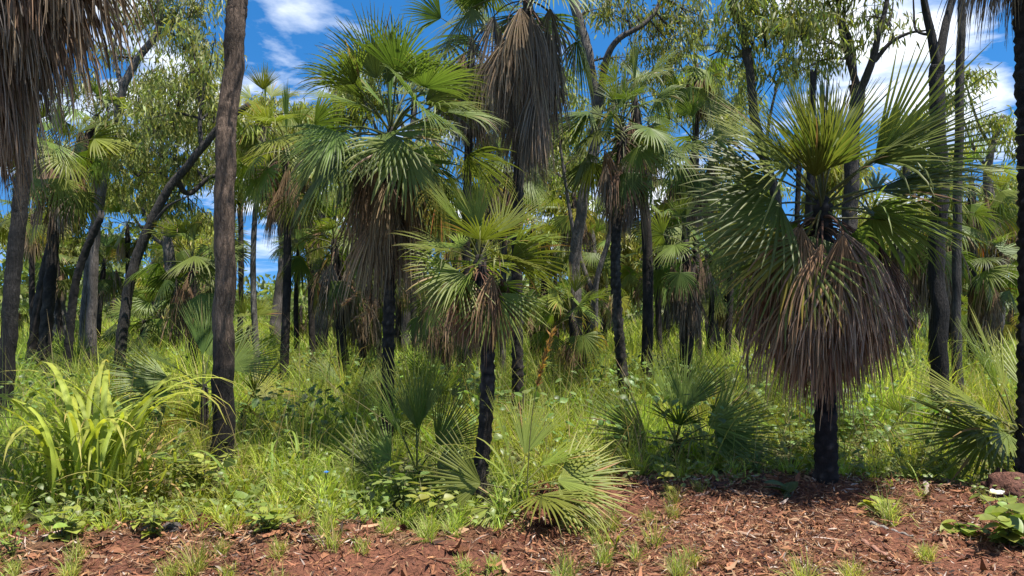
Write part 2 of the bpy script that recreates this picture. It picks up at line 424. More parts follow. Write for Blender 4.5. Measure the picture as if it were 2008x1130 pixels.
palm('small bright fan palm, brown skirt, directly behind the trunkless palm with the orange grass spike', 940, 500, 935, 5.9, .60, 22, 30, .10, .049, (1.3, 1.25, .95), REDB, ds=.5, drad=1.5, dr2=1.2, flat=True, ex=.9)
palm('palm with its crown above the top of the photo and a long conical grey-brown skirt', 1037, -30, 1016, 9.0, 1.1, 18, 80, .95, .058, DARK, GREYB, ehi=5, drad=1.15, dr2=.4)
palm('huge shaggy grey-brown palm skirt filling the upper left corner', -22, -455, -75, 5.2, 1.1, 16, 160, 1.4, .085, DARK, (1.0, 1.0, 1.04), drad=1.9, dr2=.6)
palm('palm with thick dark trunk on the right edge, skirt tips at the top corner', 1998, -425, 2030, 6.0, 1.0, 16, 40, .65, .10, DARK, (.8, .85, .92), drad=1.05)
# middle distance, left
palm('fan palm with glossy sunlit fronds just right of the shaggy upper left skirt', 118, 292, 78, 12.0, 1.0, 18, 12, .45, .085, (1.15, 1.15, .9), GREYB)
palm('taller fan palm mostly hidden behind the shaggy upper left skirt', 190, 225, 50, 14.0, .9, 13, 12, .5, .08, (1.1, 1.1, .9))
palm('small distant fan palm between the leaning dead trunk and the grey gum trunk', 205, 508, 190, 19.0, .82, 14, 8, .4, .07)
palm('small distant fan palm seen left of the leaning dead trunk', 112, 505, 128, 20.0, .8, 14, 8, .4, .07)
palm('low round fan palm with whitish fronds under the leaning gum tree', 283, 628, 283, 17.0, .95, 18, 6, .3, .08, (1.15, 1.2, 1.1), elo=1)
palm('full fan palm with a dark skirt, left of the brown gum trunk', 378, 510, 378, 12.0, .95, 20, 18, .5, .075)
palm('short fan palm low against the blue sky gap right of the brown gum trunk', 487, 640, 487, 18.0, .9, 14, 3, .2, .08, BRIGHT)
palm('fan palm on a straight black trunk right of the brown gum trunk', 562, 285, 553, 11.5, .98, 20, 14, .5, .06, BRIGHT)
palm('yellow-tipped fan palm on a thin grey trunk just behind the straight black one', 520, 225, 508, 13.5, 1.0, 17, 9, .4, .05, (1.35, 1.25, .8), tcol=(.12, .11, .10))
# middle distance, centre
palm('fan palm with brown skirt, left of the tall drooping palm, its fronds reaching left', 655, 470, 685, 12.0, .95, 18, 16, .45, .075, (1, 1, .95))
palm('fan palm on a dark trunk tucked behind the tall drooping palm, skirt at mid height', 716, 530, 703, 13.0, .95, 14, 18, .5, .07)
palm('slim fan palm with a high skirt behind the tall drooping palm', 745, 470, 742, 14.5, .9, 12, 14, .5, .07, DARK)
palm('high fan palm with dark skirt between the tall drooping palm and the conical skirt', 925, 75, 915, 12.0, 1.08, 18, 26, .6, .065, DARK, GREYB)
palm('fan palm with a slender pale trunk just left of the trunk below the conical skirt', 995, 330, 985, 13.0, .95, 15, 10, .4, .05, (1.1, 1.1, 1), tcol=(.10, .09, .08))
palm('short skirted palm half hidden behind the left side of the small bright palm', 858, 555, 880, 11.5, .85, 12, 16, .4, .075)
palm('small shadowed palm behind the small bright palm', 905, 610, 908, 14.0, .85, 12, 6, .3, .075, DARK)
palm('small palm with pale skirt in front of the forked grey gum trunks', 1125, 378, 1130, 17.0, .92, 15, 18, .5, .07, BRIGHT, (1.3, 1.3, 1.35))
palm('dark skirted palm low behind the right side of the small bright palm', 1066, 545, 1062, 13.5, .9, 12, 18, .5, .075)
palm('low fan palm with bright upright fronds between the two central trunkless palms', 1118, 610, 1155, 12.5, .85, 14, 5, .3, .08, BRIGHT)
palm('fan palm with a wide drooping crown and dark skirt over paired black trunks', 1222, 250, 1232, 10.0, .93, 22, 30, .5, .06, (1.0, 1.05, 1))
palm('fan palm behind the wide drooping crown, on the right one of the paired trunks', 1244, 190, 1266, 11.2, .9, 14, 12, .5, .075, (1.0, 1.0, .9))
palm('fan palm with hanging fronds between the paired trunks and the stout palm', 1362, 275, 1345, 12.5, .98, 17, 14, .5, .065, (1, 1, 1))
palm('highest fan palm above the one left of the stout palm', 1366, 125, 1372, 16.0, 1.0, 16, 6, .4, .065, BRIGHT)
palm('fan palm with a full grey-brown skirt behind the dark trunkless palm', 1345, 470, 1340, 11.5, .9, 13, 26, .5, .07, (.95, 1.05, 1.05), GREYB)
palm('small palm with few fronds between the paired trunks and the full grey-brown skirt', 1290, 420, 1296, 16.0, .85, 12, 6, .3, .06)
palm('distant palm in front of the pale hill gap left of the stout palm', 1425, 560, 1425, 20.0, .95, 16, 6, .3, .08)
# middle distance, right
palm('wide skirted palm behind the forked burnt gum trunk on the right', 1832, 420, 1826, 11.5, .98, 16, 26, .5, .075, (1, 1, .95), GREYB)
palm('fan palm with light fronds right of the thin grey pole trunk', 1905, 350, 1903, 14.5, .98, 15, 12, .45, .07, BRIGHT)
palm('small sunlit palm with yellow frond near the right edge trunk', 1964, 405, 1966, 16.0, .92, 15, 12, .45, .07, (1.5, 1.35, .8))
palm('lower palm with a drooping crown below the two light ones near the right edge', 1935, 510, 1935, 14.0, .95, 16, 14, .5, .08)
palm('far small palm to the right of the stout palm skirt', 1790, 590, 1790, 22.0, .95, 14, 5, .3, .08)
palm('far small palm left of the stout palm trunk top', 1530, 480, 1530, 19.0, .95, 14, 8, .4, .08)
# farther palms that fill the gaps between trunks
FAR = [(30, 590, 26, 'far palm low behind the dark left edge trunks'), (160, 600, 27, 'far palm low behind the grey gum trunk on the left'),
       (330, 470, 24, 'far palm above the low round whitish palm'), (590, 600, 26, 'far palm beyond the straight black trunk'),
       (640, 600, 30, 'farthest palm left of the brown skirts at mid height'), (800, 610, 22, 'far palm directly right of the tall drooping palm trunk'),
       (845, 660, 17, 'low far palm with pale fronds left of the small bright palm trunk'), (970, 620, 25, 'far palm right of the small bright palm trunk'),
       (1090, 480, 26, 'far palm left of the grey forked gum trunks'), (1190, 560, 24, 'far palm just left of the paired black trunks'),
       (1300, 600, 21, 'far palm right of the paired black trunks'), (1395, 480, 18, 'far palm behind the full grey-brown skirt'),
       (1470, 590, 28, 'far palm by the thin sapling left of the stout palm'), (1860, 600, 26, 'far palm between the burnt gum and the grey pole trunk'),
       (1915, 600, 21, 'far palm right of the grey pole trunk base'), (1985, 590, 19, 'far low palm at the right edge'),
       (240, 560, 23, 'far palm behind the base of the leaning gum'), (420, 590, 25, 'far palm behind the sapling palm on the left')]
FAR += [(470, 330, 19, 'high far palm peeking out behind the brown gum trunk'), (610, 420, 17, 'far palm on a thin trunk between the straight black trunk and the brown skirts'),
        (585, 480, 21, 'smaller far palm right beside the straight black trunk'), (815, 400, 16, 'slim palm seen through the right side of the tall drooping palm crown'),
        (785, 520, 18, 'slim dark palm close behind the tall drooping palm trunk'), (830, 540, 20, 'far palm between the tall drooping palm and the half hidden short skirted palm'),
        (890, 440, 17, 'slim palm above and left of the small bright palm crown'), (1045, 430, 18, 'slim palm right of the trunk below the conical skirt'),
        (1160, 480, 19, 'far palm in front of the grey gum with twin trunks'), (1270, 510, 17, 'far palm immediately right of the paired black trunks at mid height'),
        (1315, 350, 18, 'slim palm in the gap between the wide drooping crown and its right neighbour'), (1420, 400, 17, 'slim palm left of the stout palm crown'),
        (1450, 500, 22, 'far palm low left of the stout palm crown'), (1720, 520, 20, 'far palm behind the right half of the stout palm crown'),
        (1775, 470, 17, 'slim palm between the stout palm and the forked burnt gum'), (1870, 480, 19, 'far palm between the forked burnt gum and the grey pole trunk, higher one'),
        (65, 420, 18, 'slim palm between the left edge trunks'), (250, 440, 20, 'far palm above the base of the leaning gum'), (430, 470, 20, 'far palm partly behind the brown gum trunk'),
        (320, 590, 17, 'short palm between the low whitish palm and the full palm'), (930, 570, 21, 'far palm behind the small bright palm skirt'), (1095, 560, 17, 'small palm low left of the forked grey trunks')]
for i, (px, py, d, lab) in enumerate(FAR):
    palm(lab, px, py, px + (i*37 % 15) - 7, d, .84 + .12*((i*13) % 5)/5, 15, 5 + (i*5) % 5, .3, .065, (1.1, 1.12, .9), (1.1, 1.1, 1.1), group='far palms')

# trunkless young palms
NYP = 0
def young_palm(label, px, d, s, n, ed, stem=0., tint=(1, 1, 1), nd=0, fr=None, tintlist=None):
    global NYP; NYP += 1
    g = np.random.default_rng(880 + NYP)
    x = (px-CX)/F*d
    e = thing('young_palm', label, 'palm', (x, d, ground_z(x, d)), 'young palms near the ground')
    stm = palm_trunk(np.zeros(3), np.array([.02, 0, .12*s + stem]), .045*s, 60+NYP, True)
    link('trunk', stm, e)
    az = g.uniform(0, 6.28)
    fr = fr or [(None, None, None)]*n
    for i, (a_, e_, sc_, *ro_) in enumerate(fr):
        az += 2.4 + g.normal(0, .2)
        a = az if a_ is None else R(a_)
        ei = ed[i % len(ed)] if e_ is None else e_
        link('frond', FLAT_M[ei, g.integers(4)], e, (0, 0, .10*s + stem), a, s*(sc_ or g.uniform(.85, 1.1)), tint, (R(ro_[0]) if ro_ else g.normal(0, .05), g.normal(0, .05), a))
    for i in range(nd):
        az += 2.4
        link('dead_frond', DEAD_M[0, 2, i % 3], e, (0, 0, .10*s + stem), az, s*.7, REDB)
# azimuth: 0 = right, 90 = away, 180 = left, 270 = towards the viewer
young_palm('trunkless palm with one big fan pointing left, in leafy herbs at the soil edge', 818, 6.4, .80, 0, [2], 0.05, (1.2, 1.2, 1.05), 0,
    [(184, 5, 1.1, -62), (150, 0, 1.1, -20), (85, 0, 1.15), (20, 0, 1.05), (50, 1, .9, 30), (140, 3, .8, -50), (275, 4, .7), (352, 3, .8, 50)])
young_palm('trunkless palm with a fan spread on the soil, under the orange grass spike', 1015, 5.45, .70, 0, [2], 0.10, (1.5, 1.42, 1.05), 1,
    [(268, 7, 1.05), (350, 5, 1.1, 50), (5, 4, 1.1, 35), (170, 4, 1.0, -50), (60, 1, 1.0), (120, 1, 1.), (310, 5, .95), (220, 6, .8), (30, 3, 1.)])
young_palm('big dark trunkless palm with many upright fans, left of the stout palm', 1325, 7.5, .88, 0, [2], 0.12, (1.1, 1.15, 1.0), 0,
    [(178, 4, 1.05, -55), (240, 6, 1.0), (200, 5, 1., -40), (20, 2, 1.05, 50), (50, 2, 1.), (110, 1, 1.), (150, 1, 1.0), (335, 5, 1.1, 40), (0, 4, 1.1, 60), (290, 5, .95), (265, 3, .8), (35, 1, 1.)])
young_palm('bushy trunkless palm cut off by the right edge, above the red mound', 1995, 6.9, 1.05, 0, [2], 0.32, (1.4, 1.35, 1.1), 5,
    [(182, 3, 1.1, -55), (165, 2, 1.1, -50), (200, 5, 1.05, -50), (225, 5, 1.0), (250, 6, 1.), (90, 1, 1.), (30, 2, 1.), (300, 5, 1.), (190, 5, 1.), (270, 7, .9), (140, 1, 1.)])
young_palm('small grey-green trunkless palm in the grass right of the stout trunk', 1745, 8.6, .82, 7, [4, 5, 3, 5, 2, 6, 4], 0.05, (.9, 1.05, 1.15))
young_palm('sapling palm with bare stem just left of the brown gum trunk', 398, 8.4, .88, 0, [2], 0.62, (.8, .92, .95), 0,
    [(178, 3, 1.05, -70), (205, 6, 1.05, -50), (120, 0, 1.0), (160, 1, .95, -50), (20, 3, 1.), (330, 6, .9), (80, 1, 1.)])
young_palm('low yellowing palm right behind the brown gum trunk', 474, 8.8, .85, 6, [3, 6, 5, 4, 6, 2], 0.25, (1.5, 1.15, .6))
young_palm('low palm peeping from the grass left of the stout trunk', 1545, 8.0, .72, 5, [4, 5, 3, 5, 2], 0.03, (1.15, 1.2, 1))
young_palm('low palm in deep grass behind the tall drooping palm', 700, 10.5, .9, 6, [2, 4, 3, 5, 1, 4], 0.15, (1, 1.05, 1))
young_palm('low palm in grass between the tall drooping palm and the small bright one', 868, 9.2, .85, 6, [2, 3, 1, 4, 5, 2], 0.15, (.8, .92, .95))
young_palm('low palm behind the grass left of the leaning gum base', 165, 13.0, 1.0, 7, [2, 3, 4, 5, 1, 4, 3], 0.2, (1, 1.1, 1.05))

# ------------------------------------------------------------------ gum trees
def leaf_cluster(g, n, r, Ls):
    "hanging leaf sprays: returns leaf bases and directions"
    ns = max(3, n//9)
    tips = g.normal(0, 1, (ns, 3)); tips = nrm(tips)*(g.uniform(.25, 1, (ns, 1))**.5)*np.array([r, r, r*.55])
    B = []; D = []
    for p in tips:
        m = n//ns
        q = g.uniform(0, 1, (m, 1))
        out_ = nrm(p*np.array([1, 1, .3]) + 1e-4)
        B.append(p + out_*q*Ls*.8 + g.normal(0, Ls*.35, (m, 3)) - UP*q*q*Ls*1.0)
        D.append(nrm(-UP*g.uniform(.5, 1.4, (m, 1)) + g.normal(0, .42, (m, 3)) + out_*.3))
    return np.concatenate(B), np.concatenate(D)
def leaves_mesh(B, D, L, Wd, g, base, var=.25):
    n = len(B)
    S = nrm(np.cross(D, g.normal(0, 1, (n, 3))))
    L = L*g.uniform(.7, 1.25, (n, 1)); Wd = Wd*g.uniform(.8, 1.2, (n, 1))
    sag = -UP*L*.12
    V = np.stack([B, B + D*L*.42 + S*Wd, B + D*L + sag, B + D*L*.42 - S*Wd], 1).reshape(-1, 3)
    Q = np.arange(n*4).reshape(n, 4)
    c = np.array(base)*np.clip(1 + g.normal(0, var, (n, 1)), .45, 1.8)*np.array([1, 1, 1])
    c = c*(1 + g.normal(0, .08, (n, 3)))
    C = np.repeat(np.clip(c, .005, 1), 4, axis=0)
    return V, Q, C
GUMG = (.19, .21, .055)
def bark_disp(seed, amp=.11):
    g = np.random.default_rng(seed)
    ph = g.uniform(0, 6.28, 6)
    def f(rr, pts, th):
        z = pts[:, 2:3]; a = th[None]
        k = np.sin(3*a + 1.3*np.sin(z*1.1 + ph[0]) + ph[1])*.5 + np.sin(7*a + 2*np.sin(z*.7 + ph[2]))*.35 + .5*np.sin(z*2.3 + a + ph[3])
        return rr*(1 + amp*k + .03*g.normal(size=rr.shape))
    return f
NG = 0
def gum(label, d, trunk, w0, w1, branches=(), clumps=(), dens=1., col=(.14, .105, .08), burnt=.0, leaf=.16, tint=(1, 1, 1), name='gum_tree', cat='tree', group='gum trees', twigs=True, dshift=0.):
    """trunk: photo points from the base up; branches: (points with depth offset, radius); clumps: (px, py, radius in m, depth offset)"""
    global NG; NG += 1
    g = np.random.default_rng(300+NG)
    pts = [at(px, py, d) for px, py in trunk]
    b = pts[0].copy(); zg = ground_z(b[0], d); pts[0] = np.array([b[0], d, zg - .15])
    for i in range(1, len(pts)): pts[i][1] += dshift*i/(len(pts)-1)
    org = np.array([b[0], d, zg])
    e = thing(name, label, cat, org, group)
    P = spline(np.array(pts)-org, 16 + 14*len(pts)); s = np.linspace(0, 1, len(P))
    wob = np.array([[mnoise.fractal((NG*3.3, float(z)*1.1, k*5.), 1., 2., 3) for k in (1, 2)] for z in P[:, 2]])
    P[:, :2] += wob*w0*.5
    rad = w0*(1-s) + w1*s + .35*w0*np.exp(-s*18)
    c = np.array(col)*(1 + .12*g.normal(size=(len(P), 1)))
    if burnt:
        k = np.clip((burnt + .12*g.normal(size=len(P)) - P[:, 2])/.5 + .5, 0, 1)[:, None]
        c = c*(1-k) + np.array([.014, .012, .011])*k
    link('trunk', make_mesh('trunk', *tube(P, rad, 14, bark_disp(NG), np.clip(c, .008, 1)), True, [M_GBARK]), e)
    nodes = [P[len(P)//2:]]
    for bp, r in branches:
        q = [at(px, py, d + dz) - org for px, py, dz in bp]
        Q = spline(q, 8*len(q)); rr = np.linspace(r, r*.35, len(Q))
        link('branch', make_mesh('branch', *tube(Q, rr, 8, bark_disp(NG+50, .1), np.array(col)*.9*np.ones((len(Q), 1))), True, [M_GBARK]), e)
        nodes.append(Q)
    nodes = np.concatenate(nodes)
    if clumps:
        B = []; D = []; TW = []
        for (px, py, r, dz) in clumps:
            cpos = at(px, py, d + dz) - org
            if twigs:
                j = np.argmin(np.linalg.norm(nodes - cpos + UP*.4*r, axis=1)); a = nodes[j]
                m_ = .5*(a + cpos) + np.array([g.normal(0, .1), g.normal(0, .1), .15])*min(1, r)
                for kk in range(2):
                    end = cpos + g.normal(0, .4, 3)*r + UP*.15*r
                    tp = spline([a, m_, end], 9)
                    link('branch', make_mesh('branch', *tube(tp, np.linspace(.012 + .012*r, .005, 9), 5, None, np.array(col)*.8), True, [M_GBARK]), e)
            nsub = max(4, int(24*r*r*dens))
            u = nrm(g.normal(0, 1, (nsub, 3))); u[:, 2] = np.abs(u[:, 2])*1.1 - .35
            cc = cpos + u*r*np.array([1, 1, .62])*(g.uniform(.35, 1, (nsub, 1))**.6)
            for q in cc:
                TW.append(tube(spline([cpos - UP*.25*r, .5*(cpos + q) + UP*.06*r, q], 5), np.linspace(.009, .003, 5)*d/13, 3, None, np.array(col)*.8, False))
                bb, dd_ = leaf_cluster(g, 44, .30*min(1.3, max(.7, r)), leaf*1.2)
                B.append(bb + q); D.append(dd_)
        B = np.concatenate(B); D = np.concatenate(D)
        o = link('crown', make_mesh('crown', *leaves_mesh(B, D, leaf, leaf*.095, g, GUMG), False, [M_GUM]), e, color=tint)
        o['kind'] = 'stuff'
        link('twigs', make_mesh('twigs', *merge(TW), False, [M_GBARK]), e)['kind'] = 'stuff'
    return e

def blob(px, py, wpx, hpx, n, r, seed, dz=1.2):
    g = np.random.default_rng(seed)
    return [(px + g.uniform(-1, 1)*wpx, py + g.uniform(-1, 1)*hpx, r*g.uniform(.75, 1.2), g.normal(0, dz)) for _ in range(n)]

BROWNB, GREYBK, DARKBK, BLACKBK = (.115, .080, .060), (.095, .083, .075), (.05, .044, .040), (.028, .025, .024)
gum('straight reddish-brown gum trunk with a charred base, left of the centre', 7.0, [(436, 900), (437, 760), (446, 520), (447, 300), (442, 210), (462, 60), (474, -60), (486, -320)], .098, .085,
    [([(474, -60, 0), (540, -200, .3), (640, -330, .8)], .05), ([(478, -160, 0), (420, -280, -.4), (340, -380, -.6)], .045)],
    blob(480, -420, 230, 110, 8, .8, 1), 1., BROWNB, 1.2)
gum('burnt black gum trunk forking into two limbs near the top right', 9.0, [(1845, 800), (1838, 600), (1845, 420), (1843, 320), (1838, 180), (1838, 130)], .095, .085,
    [([(1838, 140, 0), (1826, 70, 0), (1812, 0, 0), (1800, -120, .2), (1780, -260, .4)], .06), ([(1838, 140, 0), (1852, 60, .1), (1868, 0, .2), (1900, -120, .3), (1950, -220, .6)], .06),
     ([(1830, 70, 0), (1797, 60, .2), (1792, 20, .3), (1790, -40, .3)], .02)],
    blob(1850, -300, 200, 80, 8, .8, 2), 1., BLACKBK, 3.0)
gum('thin grey pole-like trunk just right of the forked burnt gum', 10.0, [(1877, 740), (1876, 500), (1880, 300), (1884, 100), (1890, -60), (1896, -260)], .058, .045, (), blob(1900, -330, 110, 60, 4, .7, 3), 1., DARKBK, .4)
gum('dark many-limbed gum tree behind the stout palm, limbs reaching over the top', 11.5, [(1655, 720), (1660, 560), (1664, 430), (1668, 320), (1678, 200), (1680, 165)], .125, .10,
    [([(1680, 170, 0), (1660, 100, 0), (1645, 30, .2), (1640, -60, .3)], .06), ([(1676, 190, 0), (1672, 100, .2), (1655, 40, .3), (1662, -40, .3)], .05),
     ([(1682, 190, 0), (1710, 120, -.2), (1722, 70, -.3), (1738, 10, -.3), (1745, -50, -.3)], .07), ([(1715, 120, -.2), (1745, 85, -.3), (1780, 66, -.4), (1815, 60, -.4)], .04),
     ([(1722, 70, -.3), (1745, 40, -.2), (1752, 5, 0)], .025)],
    [(1600, 20, .7, .3), (1570, 60, .6, -.3), (1610, 95, .5, .2), (1660, 15, .6, .5), (1700, 30, .4, 0), (1640, -40, .8, 0), (1560, 130, .4, .2), (1740, 60, .35, -.3), (1690, -60, .7, 0)], 1., DARKBK, 1.2)
gum('slender leaning gum tree with hanging leaves, top centre right', 12.0, [(1530, 740), (1522, 420), (1505, 320), (1482, 230), (1470, 140), (1455, 60), (1432, 0), (1415, -80)], .085, .055,
    [([(1500, 300, 0), (1512, 220, .3), (1530, 150, .5), (1556, 90, .6)], .03), ([(1470, 140, 0), (1440, 90, .3), (1390, 110, .4)], .03)],
    [(1500, 70, .8, 0), (1540, 30, .7, .4), (1480, 10, .7, 0), (1560, 110, .5, .5), (1510, 150, .45, .4), (1440, 30, .6, .2), (1410, 90, .45, .4), (1430, 130, .4, .5), (1520, -30, .8, 0)], 1., DARKBK, 1.)
gum('tall grey gum tree with a crooked limb behind the conical skirt', 13.0, [(1130, 740), (1128, 560), (1138, 420), (1168, 260), (1164, 160), (1140, 60), (1122, -10), (1115, -120)], .105, .075,
    [([(1172, 230, 0), (1186, 130, -.2), (1210, 80, -.3), (1262, 48, -.3), (1290, 12, -.2), (1300, -40, 0)], .07), ([(1262, 48, -.3), (1240, 20, -.2), (1232, -20, 0)], .03)],
    [(1230, 30, .5, -.2), (1280, 60, .7, .5), (1330, 30, .7, .4), (1310, 110, .6, .5), (1230, 120, .5, 1.), (1180, 20, .5, .5), (1350, 90, .5, .3), (1270, -30, .9, 0), (1380, 50, .5, .5), (1260, 160, .5, 1.2)], 1.1, GREYBK, .9)
gum('grey gum tree with twin lower trunks behind the paired palm trunks', 15.0, [(1165, 700), (1170, 560), (1195, 460), (1210, 300), (1200, 180)], .06, .04,
    [([(1170, 590, 0), (1130, 480, .3), (1105, 330, .4), (1090, 220, .4)], .055)],
    [(1100, 260, .9, .4), (1190, 200, .8, .6), (1080, 180, .8, .5), (1140, 320, .7, 1.0), (1060, 340, .7, 1.)], 1., GREYBK, .9)
gum('leaning dark gum tree bending right behind the brown gum trunk', 12.0, [(222, 700), (245, 600), (285, 470), (320, 390), (345, 350), (395, 290), (440, 240), (490, 205)], .085, .045,
    [([(345, 350, 0), (370, 380, .3), (420, 345, .4), (480, 360, .4), (540, 400, .3)], .05), ([(395, 290, 0), (392, 230, .1), (400, 170, .2), (380, 110, .2)], .04),
     ([(300, 440, 0), (330, 405, -.2), (368, 385, -.3)], .03)],
    [(400, 140, .7, .2), (350, 190, .8, .5), (300, 240, .8, .8), (330, 300, .7, .6), (270, 330, .6, .8), (400, 330, .6, .8), (380, 420, .55, .7), (330, 390, .5, .8), (420, 230, .5, .4), (360, 80, .6, .3), (280, 400, .5, .9)], 1.15, DARKBK, .8)
gum('gum tree with a bare crooked bough rising beside the shaggy upper left skirt', 14.0, [(178, 700), (185, 480), (215, 300), (240, 190), (262, 130), (300, 70), (312, 20), (300, -60)], .085, .055,
    [([(285, 90, 0), (330, 62, .2), (395, 15, .3)], .03), ([(240, 180, 0), (225, 100, .3), (235, 20, .4)], .05)],
    [(340, 30, .7, .3), (390, 20, .6, .4), (290, 10, .7, 0), (250, 40, .6, .4), (360, 90, .6, .8), (300, 130, .45, 1.), (230, 110, .5, .6), (330, -40, .9, 0), (400, 90, .6, .8)], 1., GREYBK, .8)
gum('pale grey gum trunk with dark streaks at the left edge under the shaggy skirt', 8.8, [(8, 860), (14, 700), (28, 520), (40, 400), (50, 300), (60, 100), (60, -200)], .09, .075, (), blob(40, -300, 150, 80, 5, .9, 8), .8, (.020, .018, .017), .9)
gum('grey trunk rising in the gap beside the leaning dead palm trunk', 14.5, [(160, 700), (168, 560), (180, 470), (192, 380), (205, 260)], .075, .05, (), [(230, 260, .8, .5), (200, 180, .8, .8), (270, 200, .7, .7)], 1., GREYBK, .5)

# dead trunks
def snag(label, d, pts, r0, r1, col, rough):
    global NG; NG += 1
    g = np.random.default_rng(NG)
    p = [at(x, y, d) for x, y in pts]; p[0][2] = ground_z(p[0][0], d) - .15
    org = np.array([p[0][0], d, p[0][2] + .15])
    P = spline(np.array(p)-org, 60); rad = np.linspace(r0, r1, 60); rad[-1:] *= .8
    V, Q, C = tube(P, rad, 14, bark_disp(NG, rough), np.array(col)*(1 + .3*g.normal(size=(60, 1))).clip(.3, 2))
    V[-15:-1] += np.array([0, 0, 1.])*g.uniform(-.05, .09, (14, 1)); V[-1, 2] -= .05       # ragged broken top
    V[:-1] += g.normal(0, r0*.06, (len(V)-1, 3))
    tag(link('dead_trunk', make_mesh('dead_trunk', V, Q, C, False, [M_PBARK]), None, org), label, 'dead trunk', 'dead standing trunks')
snag('leaning dead palm trunk with a broken top, left', 11.0, [(122, 760), (140, 620), (158, 520), (198, 422)], .06, .048, (.016, .014, .013), .24)
snag('burnt black snag with a ragged top above the stout palm crown', 10.5, [(1588, 780), (1586, 560), (1590, 300), (1596, 138)], .065, .045, (.016, .014, .014), .18)
snag('second burnt snag left of the ragged one above the stout palm crown', 12.5, [(1562, 740), (1562, 500), (1566, 330), (1560, 250)], .05, .035, (.02, .018, .018), .18)
snag('thin bare sapling stem standing in grass left of the stout palm skirt', 9.5, [(1468, 770), (1465, 650), (1461, 540), (1458, 440)], .014, .008, (.05, .045, .04), .1)

# background gums
def auto_gum(label, px, d, toppy, wpx, seed, tint=(1, 1, 1), n=14, low=.45, col=GREYBK, leaf=.16, dens=1.):
    g = np.random.default_rng(seed)
    H = HY - toppy
    tp = [(px + g.normal(0, 8), 690), (px + g.normal(0, 12), HY - H*.25), (px + g.normal(0, 18), HY - H*.5), (px + g.normal(0, 25), HY - H*.75)]
    cl = []; br = []
    for i in range(n):
        f = g.uniform(low, 1)
        ww = wpx*math.sqrt(max(.12, 1 - ((f - .68)/.42)**2))
        x = px + g.uniform(-1, 1)*ww; y = HY - H*(f - .06); dz = g.normal(0, 1.0)
        cl.append((x, y, wpx*d/F*.36*g.uniform(.8, 1.2), dz))
        if i % 2 == 0:
            k = max(.25, f - .35)
            x0 = np.interp(k, [0, .25, .5, .75], [q[0] for q in tp])
            br.append(([(x0, HY - H*k, 0), ((x0*.5 + x*.5), y*.35 + (HY - H*k)*.65, dz*.4), (x, y, dz)], .045*d/16))
    gum(label, d, tp, .011*d*g.uniform(.7, 1), .05, br, cl, dens, col, .6, leaf, tint, group='gum trees behind the palms', twigs=False)
Y1, Y2, Y3 = (1.2, 1.15, .9), (1.0, 1.05, .95), (1.35, 1.22, .85)
AUTO = [('broad back gum tree topping out in the blue gap left of the tall drooping palm', 640, 20, 70, 120, Y1, 16), ('back gum tree whose round crown shows behind the top of the tall drooping palm', 800, 19, 55, 115, Y2, 15),
        ('back gum tree behind the conical skirt and its neighbours', 960, 21, 80, 120, Y1, 15), ('back gum tree with light leaves behind the wide drooping palm crown', 1150, 22, 120, 110, Y2, 13),
        ('back gum tree behind the highest fan palm', 1390, 20, 100, 110, Y2, 14), ('yellowish gum tree right of the stout palm, rounded top against cloud', 1770, 17, 135, 85, Y3, 13),
        ('gum tree with airy crown between the grey pole trunk and the right edge', 1945, 17, 100, 90, Y1, 14), ('back gum tree filling the space above the leaning gum', 330, 19, 120, 120, Y2, 14),
        ('back gum tree behind the straight black palm trunk', 540, 24, 150, 80, Y1, 10), ('low far gum tree right of the straight black palm trunk', 665, 30, 350, 60, Y3, 10),
        ('back gum tree low behind the palms beside the leaning dead trunk', 120, 24, 250, 130, Y2, 14), ('far gum tree seen below the wide drooping palm crown', 1200, 32, 400, 100, Y3, 12),
        ('far gum tree behind the small bright palm', 1000, 30, 330, 110, Y1, 12), ('far gum tree behind the stout palm crown', 1600, 25, 270, 110, Y1, 14),
        ('far gum tree below the light palms by the right edge', 1900, 28, 330, 120, Y2, 13), ('far gum tree low in the gap behind the full palm left of the brown trunk', 330, 30, 370, 100, Y3, 12),
        ('far gum tree behind the tall drooping palm trunk', 790, 28, 330, 110, Y2, 12), ('far gum tree low right of the stout palm skirt', 1760, 32, 400, 100, Y3, 11), ('far gum tree behind the full grey-brown skirt', 1400, 32, 380, 100, Y1, 11)]
for i, (lab, px, d, ty, wp, ti, n) in enumerate(AUTO):
    auto_gum(lab, px, d, ty, wp, 40+i, ti, n, (.62 if px == 540 else .42) if ty < 200 else .25, leaf=.165*d/15, dens=1.7)

# a far-off wood that reads as one mass
def far_wood():
    g = np.random.default_rng(77)
    B = []; D = []
    for i in range(210):
        d = g.uniform(38, 75); x = g.uniform(-.85, .85)*d; h = g.uniform(1.5, 5.5)*(.4 if -.40 < x/d < -.28 else 1)
        r = g.uniform(1.2, 2.6)
        m = 210
        u = nrm(g.normal(0, 1, (m, 3)))*np.array([r, r, r*.8])*(g.uniform(.4, 1, (m, 1))**.5)
        B.append(u + [x, d, h*g.uniform(.4, 1) + .6]); D.append(nrm(g.normal(0, .7, (m, 3)) - UP*.7))
    B = np.concatenate(B); D = np.concatenate(D); B[:, 2] = np.maximum(B[:, 2], .2)
    o = link('distant_woodland', make_mesh('distant_woodland', *leaves_mesh(B, D, .55, .11, g, (.13, .17, .045), .3), False, [M_GUM]))
    tag(o, 'far-off green woodland closing the view behind the palms', 'woodland', kind='stuff')
far_wood()

